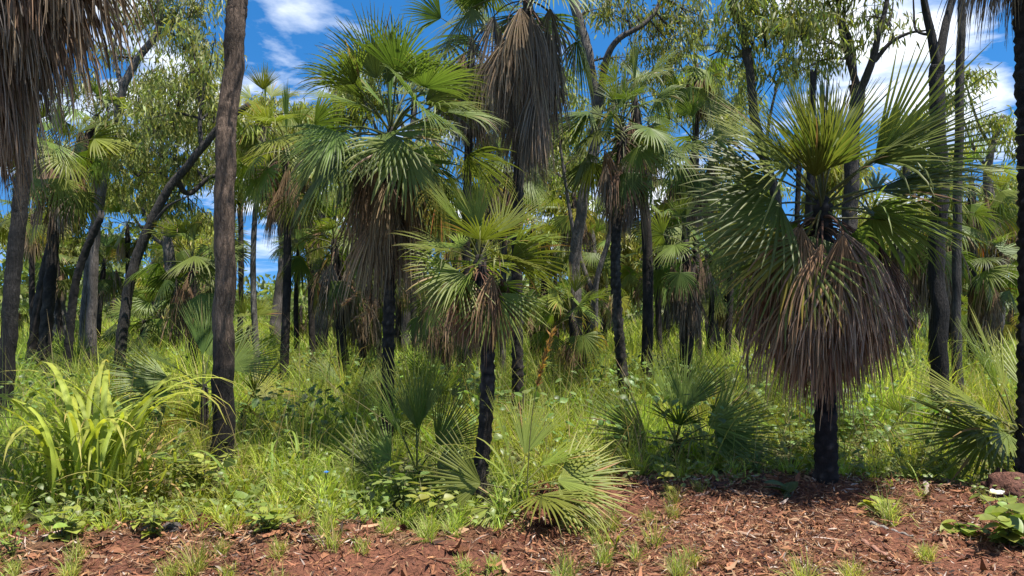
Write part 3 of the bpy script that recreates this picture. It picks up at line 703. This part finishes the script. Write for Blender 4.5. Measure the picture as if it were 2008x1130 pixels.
# ------------------------------------------------------------------ grass and herbs
def gz_many(X, Y):
    return np.array([ground_z(float(a), float(b)) for a, b in zip(X, Y)])
def grass_layer(name, label, n, d0, d1, hfun, wid, rows, seed, cols, bend=.55, soil=False, power=1.0, patch=None):
    g = np.random.default_rng(seed)
    u = g.uniform(0, 1, n)
    d = (d0**(2-power) + u*(d1**(2-power) - d0**(2-power)))**(1/(2-power)) if power != 2 else d0*(d1/d0)**u
    X = g.uniform(-.80, .80, n)*d; Y = d
    # tufting: pull the blades towards tuft centres
    cell = .16 + .012*d
    jx = np.floor(X/cell); jy = np.floor(Y/cell)
    hsh = lambda a, b, s: (np.sin(a*127.1 + b*311.7 + s)*43758.5453) % 1.0
    tx = (jx + hsh(jx, jy, 1.))*cell; ty = (jy + hsh(jx, jy, 2.))*cell
    X = X*.35 + tx*.65; Y = Y*.35 + ty*.65
    e = soil_edge(X, Y)
    keep = (Y > e + .05 + .35*(hsh(jx, jy, 3.)-.3)) if not soil else (Y < e + .3)
    if patch is not None: keep &= patch(X, Y, hsh(jx, jy, 6.))
    X, Y, jx, jy = X[keep], Y[keep], jx[keep], jy[keep]; n = len(X)
    Z = gz_many(X, Y) - .01
    low = np.array([fbm(a, b, .55, 3.) for a, b in zip(X, Y)])
    H = hfun(X, Y, low, hsh(jx, jy, 4.))*g.uniform(.45, 1.25, n)*(.75 + .5*hsh(jx, jy, 8.))
    az = g.uniform(0, 6.283, n); az = az + .0
    lean = np.abs(g.normal(.28, .26, n)) + np.where(g.uniform(size=n) < .06, .8, 0); bd = np.abs(g.normal(bend, .35, n))
    t = np.linspace(0, 1, rows)
    dirh = np.stack([np.cos(az), np.sin(az), np.zeros(n)], -1)
    a = lean[:, None] + bd[:, None]*t[None]**1.3*2.0
    a = np.minimum(a, 2.5)
    step = H[:, None]/(rows-1)
    hx = np.concatenate([np.zeros((n, 1)), np.cumsum(np.sin(a[:, :-1])*step, 1)], 1)
    hz = np.concatenate([np.zeros((n, 1)), np.cumsum(np.cos(a[:, :-1])*step, 1)], 1)
    P = np.stack([X, Y, Z], -1)[:, None] + dirh[:, None]*hx[..., None] + UP*hz[..., None]
    fa = g.uniform(0, 3.14, n)
    S = np.stack([-np.sin(az), np.cos(az), np.zeros(n)], -1)*np.cos(fa*.5)[:, None] + np.stack([np.cos(az), np.sin(az), np.zeros(n)], -1)*np.sin(fa*.5)[:, None]
    S = np.repeat(nrm(S)[:, None], rows, 1)
    W = wid(Y)[:, None]*g.uniform(.6, 1.3, (n, 1))*(1 - t[None]**2.2*.93)
    k = g.choice(len(cols), n, p=[c[1] for c in cols])
    base = np.array([c[0] for c in cols])[k]*np.clip(1 + g.normal(0, .2, (n, 1)), .5, 1.6)*(1 + .5*low[:, None])*np.array([1, 1, 1]) * np.stack([1 + .08*np.sin(X*1.7 + Y), np.ones(n), np.ones(n)], -1)
    C = base[:, None]*np.array([1., 1, 1])*(np.ones((1, rows, 1)))
    o = link(name, make_mesh(name, *ribbons(P, S, W, C), False, [M_GRASS]))
    return tag(o, label, 'grass', kind='stuff')
GC = [((.33, .39, .06), .54), ((.25, .33, .055), .27), ((.40, .38, .12), .13), ((.36, .29, .16), .06)]
hnear = lambda X, Y, low, h: (.22 + .20*np.clip(low+.3, 0, 1.2) + .20*h)*np.clip(.55 + (Y-5.5)*.16, .5, 1.25)*np.where((X > 1.2*Y/6.3) & (Y < 9), .62, 1.)
grass_layer('grass', 'yellow-green grass growing thick around the palm trunks', 62000, 4.9, 9.5, hnear, lambda d: .0042 + .0*d, 4, 1, GC, power=.6)
grass_layer('grass', 'tall grass filling the middle distance between the trunks', 64000, 9.2, 18, lambda X, Y, low, h: .50 + .40*np.clip(low+.3, 0, 1.2) + .30*h, lambda d: .0005*d + .001, 4, 2, GC, power=1.)
grass_layer('grass', 'far grass under the distant palms', 42000, 17.5, 48, lambda X, Y, low, h: .65 + .4*np.clip(low+.3, 0, 1.2) + .3*h, lambda d: .0008*d, 3, 3, GC, power=1.)
DRYG = [((.27, .29, .07), .5), ((.34, .28, .14), .25), ((.22, .28, .06), .25)]
grass_layer('soil_grass', 'thin dry grass sprouting on the roadside soil', 46000, 3.9, 6.2, lambda X, Y, low, h: .09 + .15*h, lambda d: .0028 + 0*d, 4, 4, DRYG, soil=True,
            patch=lambda X, Y, h: (np.sin(X*2.7 + 1)*np.sin(Y*5 + X) > -.1) & (h < .5) & (X < .25*Y) & (X > -1.2*Y) | (h < .06))
# taller single stems
grass_layer('tall_grass', 'thin tall grass stems rising above the rest of the grass', 3200, 6.2, 13, lambda X, Y, low, h: 1.0 + .3*h, lambda d: .0030 + .0*d, 6, 5, [((.20, .23, .06), .6), ((.32, .25, .13), .4)], bend=.22)

def herb_layer(name, label, n, d0, d1, hr, L, seed, base, patch, wr=.36):
    g = np.random.default_rng(seed)
    d = np.sqrt(d0*d0 + g.uniform(0, 1, n)*(d1*d1-d0*d0)); X = g.uniform(-.8, .8, n)*d
    keep = patch(X, d, g.uniform(0, 1, n)) & (d > soil_edge(X, d) - .12)
    X, Y = X[keep], d[keep]; n = len(X)
    Z = gz_many(X, Y)
    H = g.uniform(*hr, n)*np.clip(.4 + (Y - soil_edge(X, Y))*.7, .35, 1.)
    B = np.stack([X, Y, Z + H], -1)
    az = g.uniform(0, 6.283, n); el = g.normal(.15, .45, n)
    D = np.stack([np.cos(az)*np.cos(el), np.sin(az)*np.cos(el), np.sin(el)], -1)
    S = nrm(np.cross(D, UP + g.normal(0, .3, (n, 3))))
    Ln = L*g.uniform(.6, 1.35, n)
    t = np.array([0, .3, .65, 1.]); wd = np.array([.12, 1., .85, .04])*wr
    P = B[:, None] + D[:, None]*(Ln[:, None]*t)[..., None] - UP*(Ln[:, None]*t**2*.35)[..., None]
    W = Ln[:, None]*wd[None]
    NV = np.cross(D, S); NV = np.repeat(NV[:, None], 4, 1)
    c = np.array(base)*np.clip(1 + g.normal(0, .25, (n, 1)), .4, 1.7)*(1 + g.normal(0, .07, (n, 3)))
    C = np.repeat(np.clip(c, .01, 1)[:, None], 4, 1)
    o = link(name, make_mesh(name, *vribbons(P, np.repeat(S[:, None], 4, 1), W, -NV, .25, C), False, [M_HERB]))
    return tag(o, label, 'plants', kind='stuff')
herb_layer('ground_cover', 'low leafy herbs and creepers at the edge of the grass', 15000, 5.0, 8.6, (.02, .30), .05, 11, (.14, .20, .055),
           lambda X, Y, r: r < np.clip(.95 - (Y - soil_edge(X, Y))*.38, .12, 1) * np.where(X > 0, .8, 1))
herb_layer('ground_cover', 'scattered leafy weeds among the tall grass', 20000, 7.0, 16, (.12, .75), .085, 12, (.13, .20, .05), lambda X, Y, r: np.array([fbm(a, b, .8, 6.) for a, b in zip(X, Y)]) > .02)

# ------------------------------------------------------------------ leaf litter on the soil
def litter(name, label, n, L, wr, seed, curl, cols, dmin=3.6):
    g = np.random.default_rng(seed)
    d = np.sqrt(dmin**2 + g.uniform(0, 1, n)*(8.0**2 - dmin**2)); X = g.uniform(-.85, .85, n)*d
    e = soil_edge(X, d); f = np.array([fbm(a, b, .9, 8.) for a, b in zip(X, d)])
    keep = (d < e + .35) & (g.uniform(0, 1, n) < np.clip(1.0 + 1.1*f, .4, 1.))
    X, Y = X[keep], d[keep]; n = len(X)
    B = np.stack([X, Y, gz_many(X, Y) + g.uniform(.008, .045, n)], -1)
    az = g.uniform(0, 6.283, n); el = g.normal(0, .22, n)
    D = np.stack([np.cos(az)*np.cos(el), np.sin(az)*np.cos(el), np.sin(el)], -1)
    S = nrm(np.cross(D, UP + g.normal(0, .45, (n, 3)))); NV = np.cross(S, D)
    Ln = L*g.uniform(.4, 1.5, n); t = np.array([0, .33, .67, 1.])
    cu = g.normal(0, curl, n); si = g.normal(0, .3, n)
    P = B[:, None] + D[:, None]*(Ln[:, None]*(t-.5))[..., None] + NV[:, None]*((Ln*cu)[:, None]*(t-.5)**2*2)[..., None] + S[:, None]*((Ln*si)[:, None]*(t-.5)**2)[..., None]
    W = Ln[:, None]*wr*np.array([.25, 1, .8, .08])[None]*g.uniform(.6, 1.3, (n, 1))
    k = g.choice(len(cols), n, p=[c[1] for c in cols])
    c = np.array([c[0] for c in cols])[k]*np.clip(1 + g.normal(0, .25, (n, 1)), .4, 1.8)
    C = np.repeat(c[:, None], 4, 1)
    o = link(name, make_mesh(name, *ribbons(P, np.repeat(S[:, None], 4, 1), W, C), False, [M_LITTER]))
    return tag(o, label, 'leaf litter', kind='stuff')
LC = [((.215, .10, .05), .42), ((.28, .175, .10), .17), ((.12, .055, .03), .24), ((.30, .24, .20), .06), ((.05, .028, .022), .11)]
litter('leaf_litter', 'curled brown gum leaves littering the red soil', 56000, .05, .10, 21, .5, LC)
litter('leaf_litter', 'larger whole dead leaves lying on the soil', 2600, .12, .12, 23, .5, LC)
litter('leaf_litter', 'shredded strips of bark and dead palm leaf on the soil', 20000, .12, .028, 22, .3, LC)

# ------------------------------------------------------------------ clods of soil (pieces of the ground)
def lump(seed, r, sub=3, amp=.35, flat=.7, col=(.28, .10, .05)):
    import bmesh
    bm = bmesh.new(); bmesh.ops.create_icosphere(bm, subdivisions=sub, radius=1)
    V = np.array([v.co[:] for v in bm.verts]); Fc = np.array([[l.vert.index for l in f.loops] for f in bm.faces]); bm.free()
    k = np.array([mnoise.fractal((v[0]*1.6 + seed*3.1, v[1]*1.6, v[2]*1.6), .7, 2.1, 6) for v in V])
    V = V*(1 + amp*k[:, None])*np.array([1, 1, flat])*r
    g = np.random.default_rng(seed)
    return make_mesh('clod', V, Fc, np.array(col)*(1 + .25*k[:, None]).clip(.4, 1.6), True, [M_SOIL])
CL = [lump(i, 1., 2 if i > 2 else 3, .45, .65, c) for i, c in enumerate([(.30, .11, .055), (.25, .085, .045), (.33, .13, .065), (.27, .095, .05), (.22, .08, .045)])]
g = np.random.default_rng(5)
spots = []
for (px, py, sp, n, big) in [(90, 1058, 55, 22, .05), (150, 1052, 30, 10, .045), (470, 1050, 60, 26, .05), (380, 1042, 40, 10, .04), (560, 1052, 40, 12, .035), (1110, 1010, 60, 34, .055),
                             (1075, 1045, 35, 16, .05), (1190, 975, 45, 16, .045), (900, 1075, 60, 10, .03), (700, 1060, 50, 9, .03), (960, 1110, 60, 10, .04), (1700, 1110, 180, 14, .035), (1880, 1060, 60, 14, .04), (300, 1110, 100, 12, .03)]:
    for _ in range(n): spots.append((px + g.normal(0, sp), py + g.normal(0, 12), big*g.uniform(.25, 1.2)))
for px, py, r in spots:
    d = CAM_H*F/(py - HY); x = (px - CX)/F*d
    if py > 1127: continue
    link('clod', CL[g.integers(5)], GROUND, (x, d, ground_z(x, d) + r*.3), 0, r*1.0, None, (g.uniform(0, 6), g.uniform(0, 6), g.uniform(0, 6)))

# ------------------------------------------------------------------ small single things
def ground_pt(px, py):
    d = CAM_H*F/(py - HY)
    for _ in range(4):
        x = (px-CX)/F*d; d = (CAM_H - ground_z(x, d))*F/(py - HY)
    x = (px-CX)/F*d
    return np.array([x, d, ground_z(x, d)])
def stick(label, pts, r, col=(.20, .13, .09), side=()):
    p = [ground_pt(x, y) for x, y in pts]; org = p[0].copy()
    P = spline(np.array(p) + UP*r*.8 - org, 7*len(p)); P[:, 2] += .006*np.sin(np.arange(len(P))*1.3)
    parts = [tube(P, np.linspace(r, r*.55, len(P)), 7, bark_disp(len(label), .12), col)]
    for sp_ in side:
        q = [ground_pt(x, y) for x, y in sp_]; parts.append(tube(spline(np.array(q) + UP*(r*.8 + .015) - org, 10), np.linspace(r*.5, r*.25, 10), 6, None, col))
    tag(link('fallen_stick', make_mesh('fallen_stick', *merge(parts), True, [M_WOOD]), None, org), label, 'stick', 'sticks on the soil')
stick('longest fallen stick, forked, lying across the litter in front of the stout palm', [(1405, 1045), (1470, 1052), (1540, 1060), (1600, 1068), (1648, 1066)], .014, (.24, .15, .10), [[(1575, 1064), (1600, 1085), (1625, 1098)]])
stick('grey strip of bark lying diagonal right of the stout trunk', [(1708, 1030), (1750, 1045), (1790, 1056)], .016, (.22, .19, .17))
stick('short thick stick by the foot of the dark trunkless palm', [(1362, 985), (1385, 972), (1402, 962)], .016, (.20, .14, .11))
stick('bent stick at the edge of the shade left of the stout trunk', [(1430, 970), (1480, 978), (1530, 972), (1570, 985)], .013, (.14, .10, .08))
stick('thin pale stick near the bottom edge, right of centre', [(1560, 1100), (1600, 1115), (1640, 1122)], .009, (.34, .27, .2))
stick('slanting brown stick low in the litter near the right', [(1690, 1065), (1730, 1090), (1775, 1122)], .018, (.22, .12, .08))
stick('dark stick half buried at the grass edge left of centre', [(560, 1050), (620, 1058), (680, 1062)], .016, (.08, .06, .05))
stick('dead grey stick lying at the far left in the grass', [(0, 950), (60, 942), (118, 935)], .012, (.25, .2, .16))

def mound(name, label, cat, px, py, r, seed, col, flat=.75, amp=.3):
    p = ground_pt(px, py)
    me = lump(seed, r, 4, amp, flat, col)
    tag(link(name, me, None, p + UP*r*flat*.25, .4), label, cat)
mound('termite_mound', 'rounded red-brown earth mound under the bushy palm at the right edge', 'mound', 1985, 985, .24, 31, (.15, .075, .05), .75, .42)
mound('stone', 'dark grey stone lying on the red bank at the left', 'stone', 337, 1042, .075, 32, (.10, .085, .08), .6, .3)

# broad-leaved plants: stem with single leaves
def leaf_mesh(seed, L, wr, base, fold=.3, sag=.4, rows=7, ovate=True):
    g = np.random.default_rng(seed)
    t = np.linspace(0, 1, rows)
    w = np.sin(np.clip(t**.75, 0, 1)*math.pi)**.8 if ovate else (1-t)**.6*np.minimum(1, t*6+.2)
    P = np.stack([L*t, 0*t, -sag*L*t**2 + .25*L*t], -1)[None]
    S = np.tile(np.array([0, 1., 0]), (1, rows, 1)); W = (L*wr*w + .0006)[None]
    NV = np.tile(np.array([0, 0, -1.]), (1, rows, 1))
    C = np.tile(np.array(base), (1, rows, 1))*(1 + .06*g.normal(size=(1, rows, 1)))
    return vribbons(P, S, W, NV, fold, C)
LEAF_M = [make_mesh('leaf', *leaf_mesh(i, 1., wr, b, .3, sg), True, [M_HERB]) for i, (wr, b, sg) in enumerate(
    [(.30, (.15, .185, .045), .4), (.34, (.18, .21, .055), .7), (.44, (.15, .19, .05), .5), (.20, (.15, .22, .05), .6)])]
NP_ = 0
def herb(label, px, py, h, n, L, kinds, tint=(1, 1, 1), spread=.6, name='leafy_plant', cat='plant', stems=3, group='leafy plants', el=(.0, .5)):
    global NP_; NP_ += 1
    g = np.random.default_rng(400+NP_)
    o = ground_pt(px, py); e = thing(name, label, cat, o, group)
    for k in range(stems):
        a = g.uniform(0, 6.28); lean = g.uniform(.1, spread)
        tipv = np.array([math.cos(a)*h*lean, math.sin(a)*h*lean, h*g.uniform(.75, 1.1)])
        p = spline([[0, 0, -.02], tipv*np.array([.35, .35, .55]), tipv], 9)
        link('stem', make_mesh('stem', *tube(p, np.linspace(.005, .002, 9), 5, None, (.12, .13, .05)), True, [M_HERB]), e)
        m = max(2, n//stems)
        az = g.uniform(0, 6.28)
        for i in range(m):
            az += 2.2 + g.normal(0, .3); f = .25 + .75*(i+.5)/m
            q = p[int(f*8)]
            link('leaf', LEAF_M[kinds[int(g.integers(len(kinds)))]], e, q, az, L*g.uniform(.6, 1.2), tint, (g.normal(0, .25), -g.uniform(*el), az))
herb('leafy plant with pale oval leaves beneath the big left-pointing fan', 790, 1010, .42, 42, .11, [0, 1], (.85, .95, 1.05), .75, stems=7)
herb('leafy plant with yellowed lower leaves at the soil edge in front of the left-pointing fan', 835, 1045, .30, 26, .10, [0, 1], (1.2, 1.1, .8), .8, stems=5)
herb('low creeper with grey-green oval leaves between the left-pointing fan and the grass', 705, 1005, .22, 20, .10, [0, 2], (.85, .95, 1.05), 1.2, stems=5)
herb('spreading leafy creeper at the foot of the brown gum trunk', 400, 985, .45, 60, .13, [0, 2], (1.4, 1.35, 1.1), .9, stems=8)
herb('low leafy creeper on the bank at the lower left', 210, 1020, .25, 30, .09, [0, 2], (.95, 1.05, 1.), 1.1, stems=7)
herb('small leafy weeds in the lower left corner', 25, 1095, .16, 26, .055, [0, 3], (1.1, 1.15, .9), 1.0, stems=6)
herb('yellow-green seedling beside the dark trunkless palm on bare soil', 1305, 975, .24, 8, .10, [1, 3], (1.4, 1.25, .7), .25, stems=2)
herb('round-leaved creeper in the bottom right corner', 1985, 1075, .32, 64, .13, [2], (1.1, 1.15, .8), 1.5, stems=12, el=(-.5, .5))
herb('few round leaves on the soil left of the bottom right creeper', 1885, 1050, .10, 12, .125, [2], (1.15, 1.15, .75), 1.8, stems=4, el=(-.4, .4))
herb('bright green seedlings on the soil right of the stout trunk', 1730, 1010, .10, 26, .11, [1, 2], (1.35, 1.3, .75), 1.8, stems=6)
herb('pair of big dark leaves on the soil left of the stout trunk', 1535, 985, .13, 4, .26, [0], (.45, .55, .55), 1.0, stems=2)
herb('single large upright oval leaf in the grass below the left-pointing fan tip', 492, 1000, .08, 3, .19, [0], (.8, .95, .8), .4, stems=1, el=(.7, 1.2))
herb('pale leafy creeper spilling onto the soil at the lower left', 120, 1065, .2, 36, .10, [0, 2], (1.3, 1.3, 1.0), 1.3, stems=8)
herb('leafy weeds along the bank left of the stone', 300, 1060, .2, 36, .09, [0, 1], (1.3, 1.3, .9), 1.3, stems=8)
herb('leafy weeds on the bank below the single large upright leaf', 520, 1050, .2, 40, .09, [0, 2], (1.2, 1.25, .95), 1.5, stems=9)
herb('leafy shrub in tall grass between the central palms and the paired trunks', 1090, 800, .95, 60, .11, [0, 2], (1.15, 1.2, 1.05), .55, stems=8)
herb('small leafy weed in front of the grass near the blue flower', 590, 940, .35, 16, .085, [2], (1.0, 1.1, .95), .5, stems=4)
herb('leafy weed in the grass right of the stout trunk', 1850, 930, .25, 24, .08, [0, 2], (1.0, 1.1, .95), .9, stems=6)
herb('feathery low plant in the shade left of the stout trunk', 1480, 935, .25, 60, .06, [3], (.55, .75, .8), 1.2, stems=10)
herb('short leafy weed on the bank below the big grass clump', 265, 1045, .18, 18, .07, [1, 3], (1.25, 1.25, .8), .9, stems=5)

# flowers
def flower(label, px, py, hgt, r, n, col, name='flower'):
    o = ground_pt(px, py); e = thing(name, label, 'flower', o)
    p = spline([[0, 0, -.01], [.01, 0, hgt*.5], [0, -.01, hgt]], 7)
    link('stem', make_mesh('stem', *tube(p, np.linspace(.003, .002, 7), 5, None, (.12, .14, .05)), True, [M_HERB]), e)
    me = make_mesh('petal', *leaf_mesh(3, r, .40, col, .1, .15), True, [M_HERB])
    for i in range(n): link('petal', me, e, (0, -.01, hgt), i*2*math.pi/n, 1., None, (.25, -.2, i*2*math.pi/n))
flower('white five-petalled flower by the red mound at lower right', 1950, 1012, 0.16, .072, 5, (.80, .78, .82), 'white_flower')
flower('tiny blue flower in the grass left of the big left-pointing fan', 639, 985, .24, .034, 4, (.05, .16, .75), 'blue_flower')

# grass clumps with broad blades
def blade_mesh(seed, L, w, lean, bend, col, tipc, rows=12):
    g = np.random.default_rng(seed)
    t = np.linspace(0, 1, rows); a = lean + bend*t**1.8
    st = L/(rows-1)
    x = np.concatenate([[0], np.cumsum(np.sin(a[:-1])*st)]); z = np.concatenate([[0], np.cumsum(np.cos(a[:-1])*st)])
    P = np.stack([x, 0*x, z], -1)[None]
    S = np.tile(np.array([0, 1., 0]), (1, rows, 1)); nv = np.stack([-np.cos(a), 0*a, np.sin(a)], -1)[None]
    W = (w*np.minimum(1, .45 + t*2)*(1 - t**3.5*.96))[None]
    C = (np.array(col)*(1-t[:, None]**4) + np.array(tipc)*t[:, None]**4)[None]
    return vribbons(P, S, W, nv, .35, C)
BL = [make_mesh('blade', *blade_mesh(i, 1., w, ln, bd, c, tc_), True, [M_GRASS]) for i, (w, ln, bd, c, tc_) in enumerate([
    (.016, .10, 3.0, (.20, .26, .05), (.24, .25, .08)), (.015, .15, 2.6, (.18, .25, .05), (.26, .25, .09)), (.013, .3, 2.0, (.17, .24, .045), (.30, .26, .11)),
    (.012, .55, 1.4, (.18, .23, .05), (.32, .25, .12)), (.010, .85, .9, (.19, .22, .06), (.30, .22, .12)), (.011, 1.1, .7, (.28, .22, .12), (.28, .2, .12))])]
NC = 0
def clump(label, px, py, n, L, seed, tint=(1, 1, 1), kinds=(0, 1, 2, 3, 4, 5), rad=.15, bias=None):
    g = np.random.default_rng(seed)
    o = ground_pt(px, py); e = thing('grass_clump', label, 'grass clump', o, 'broad-bladed grass clumps')
    for i in range(n):
        k = kinds[int(g.integers(len(kinds)))]
        a = g.uniform(0, 6.28) if bias is None or g.uniform() < .5 else g.normal(bias, .6)
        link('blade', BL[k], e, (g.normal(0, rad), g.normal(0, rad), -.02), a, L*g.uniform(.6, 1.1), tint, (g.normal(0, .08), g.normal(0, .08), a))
clump('big clump of broad arching yellow-green grass at the lower left', 170, 965, 85, 1.25, 1, (1.5, 1.4, 1.05), (0, 0, 1, 1, 2, 3, 4), .22)
clump('taller arching blades in the middle of the big lower left grass clump', 190, 985, 44, 1.75, 21, (1.75, 1.55, 1.15), (0, 0, 1, 1, 2, 5), .2)
clump('fine-bladed part of the grass by the big arching clump, leaning right', 260, 985, 60, .95, 2, (1.1, 1.1, .9), (2, 3, 4, 4, 5), .22, 0.)
clump('coarse grass at the very left edge with dry blades', 5, 985, 45, .95, 3, (1.1, 1.1, .95), (1, 2, 3, 4, 5), .16)
clump('upright grass clump right behind the left-pointing fan', 880, 900, 44, .85, 4, (.9, 1.05, .9), (2, 3, 3), .12)
clump('grass clump with dry curled tips in the palm spread on the soil', 1030, 1010, 16, .8, 5, (1.1, 1.05, .9), (0, 1, 2, 5), .06)
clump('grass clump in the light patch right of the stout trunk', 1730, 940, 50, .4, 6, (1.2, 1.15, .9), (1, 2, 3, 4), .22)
clump('small grass clump left of the white flower', 1860, 950, 40, .42, 7, (1.05, 1.1, 1.), (2, 3, 4), .06)
clump('single dry grass tuft on bare soil in front of the spread fan', 1200, 1085, 9, .42, 8, (1.3, 1.1, .9), (1, 2, 3), .015)
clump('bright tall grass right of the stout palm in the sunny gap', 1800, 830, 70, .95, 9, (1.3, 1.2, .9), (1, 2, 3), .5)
clump('dark grass shafts in front of the dark trunkless palm', 1400, 900, 18, .75, 10, (.9, 1.05, .8), (2, 3), .14)
clump('loose grass between the brown gum trunk and the left-pointing fan', 560, 960, 50, .75, 11, (1.05, 1.1, .9), (1, 2, 3, 4), .35)
clump('grass at the foot of the tall drooping palm', 730, 860, 60, .8, 12, (1, 1.1, .9), (1, 2, 3, 4), .35)

# seed stalks
def stalk(label, pts, d, r, head, hcol, n=60, name='grass_stalk'):
    p = [at(x, y, d) for x, y in pts]; p[0][2] = ground_z(p[0][0], d) - .02
    org = p[0].copy(); g = np.random.default_rng(len(label))
    P = spline(np.array(p)-org, 40)
    e = thing(name, label, 'grass stalk', org, 'seeding grass stalks')
    link('stem', make_mesh('stem', *tube(P, np.linspace(r, r*.4, 40), 5, None, (.22, .22, .08)), True, [M_GRASS]), e)
    k = int(40*(1-head)); idx = g.uniform(k, 39, n).astype(int)
    B = P[idx] + g.normal(0, .004, (n, 3)); T = nrm(np.gradient(P, axis=0))[idx]
    D = nrm(T + g.normal(0, .28, (n, 3)))
    link('seed_head', make_mesh('seed_head', *leaves_mesh(B, D, .055, .006, g, hcol), False, [M_GRASS]), e)
stalk('orange-red grass spike standing over the trunkless palm', [(1030, 930), (1040, 850), (1055, 750), (1085, 645)], 5.2, .005, .36, (.36, .20, .06), 220)
stalk('left of two arching dry seed stalks in front of the tall drooping palm', [(640, 860), (648, 700), (665, 610), (705, 572)], 7.4, .003, .3, (.36, .24, .16))
stalk('right of two arching dry seed stalks in front of the tall drooping palm', [(630, 880), (645, 720), (680, 640), (736, 602)], 7.2, .003, .3, (.38, .24, .14))
stalk('straight dry stalk rising between the two central trunkless palms', [(1190, 940), (1186, 760), (1192, 640), (1198, 585)], 7.0, .003, .2, (.3, .25, .14))
stalk('pale upright stalk left of the brown gum trunk', [(305, 960), (300, 780), (310, 690), (330, 600)], 7.0, .003, .2, (.3, .27, .14))
print('objects', len(bpy.data.objects), 'tris', sum(len(m.polygons)*2 for m in bpy.data.meshes))
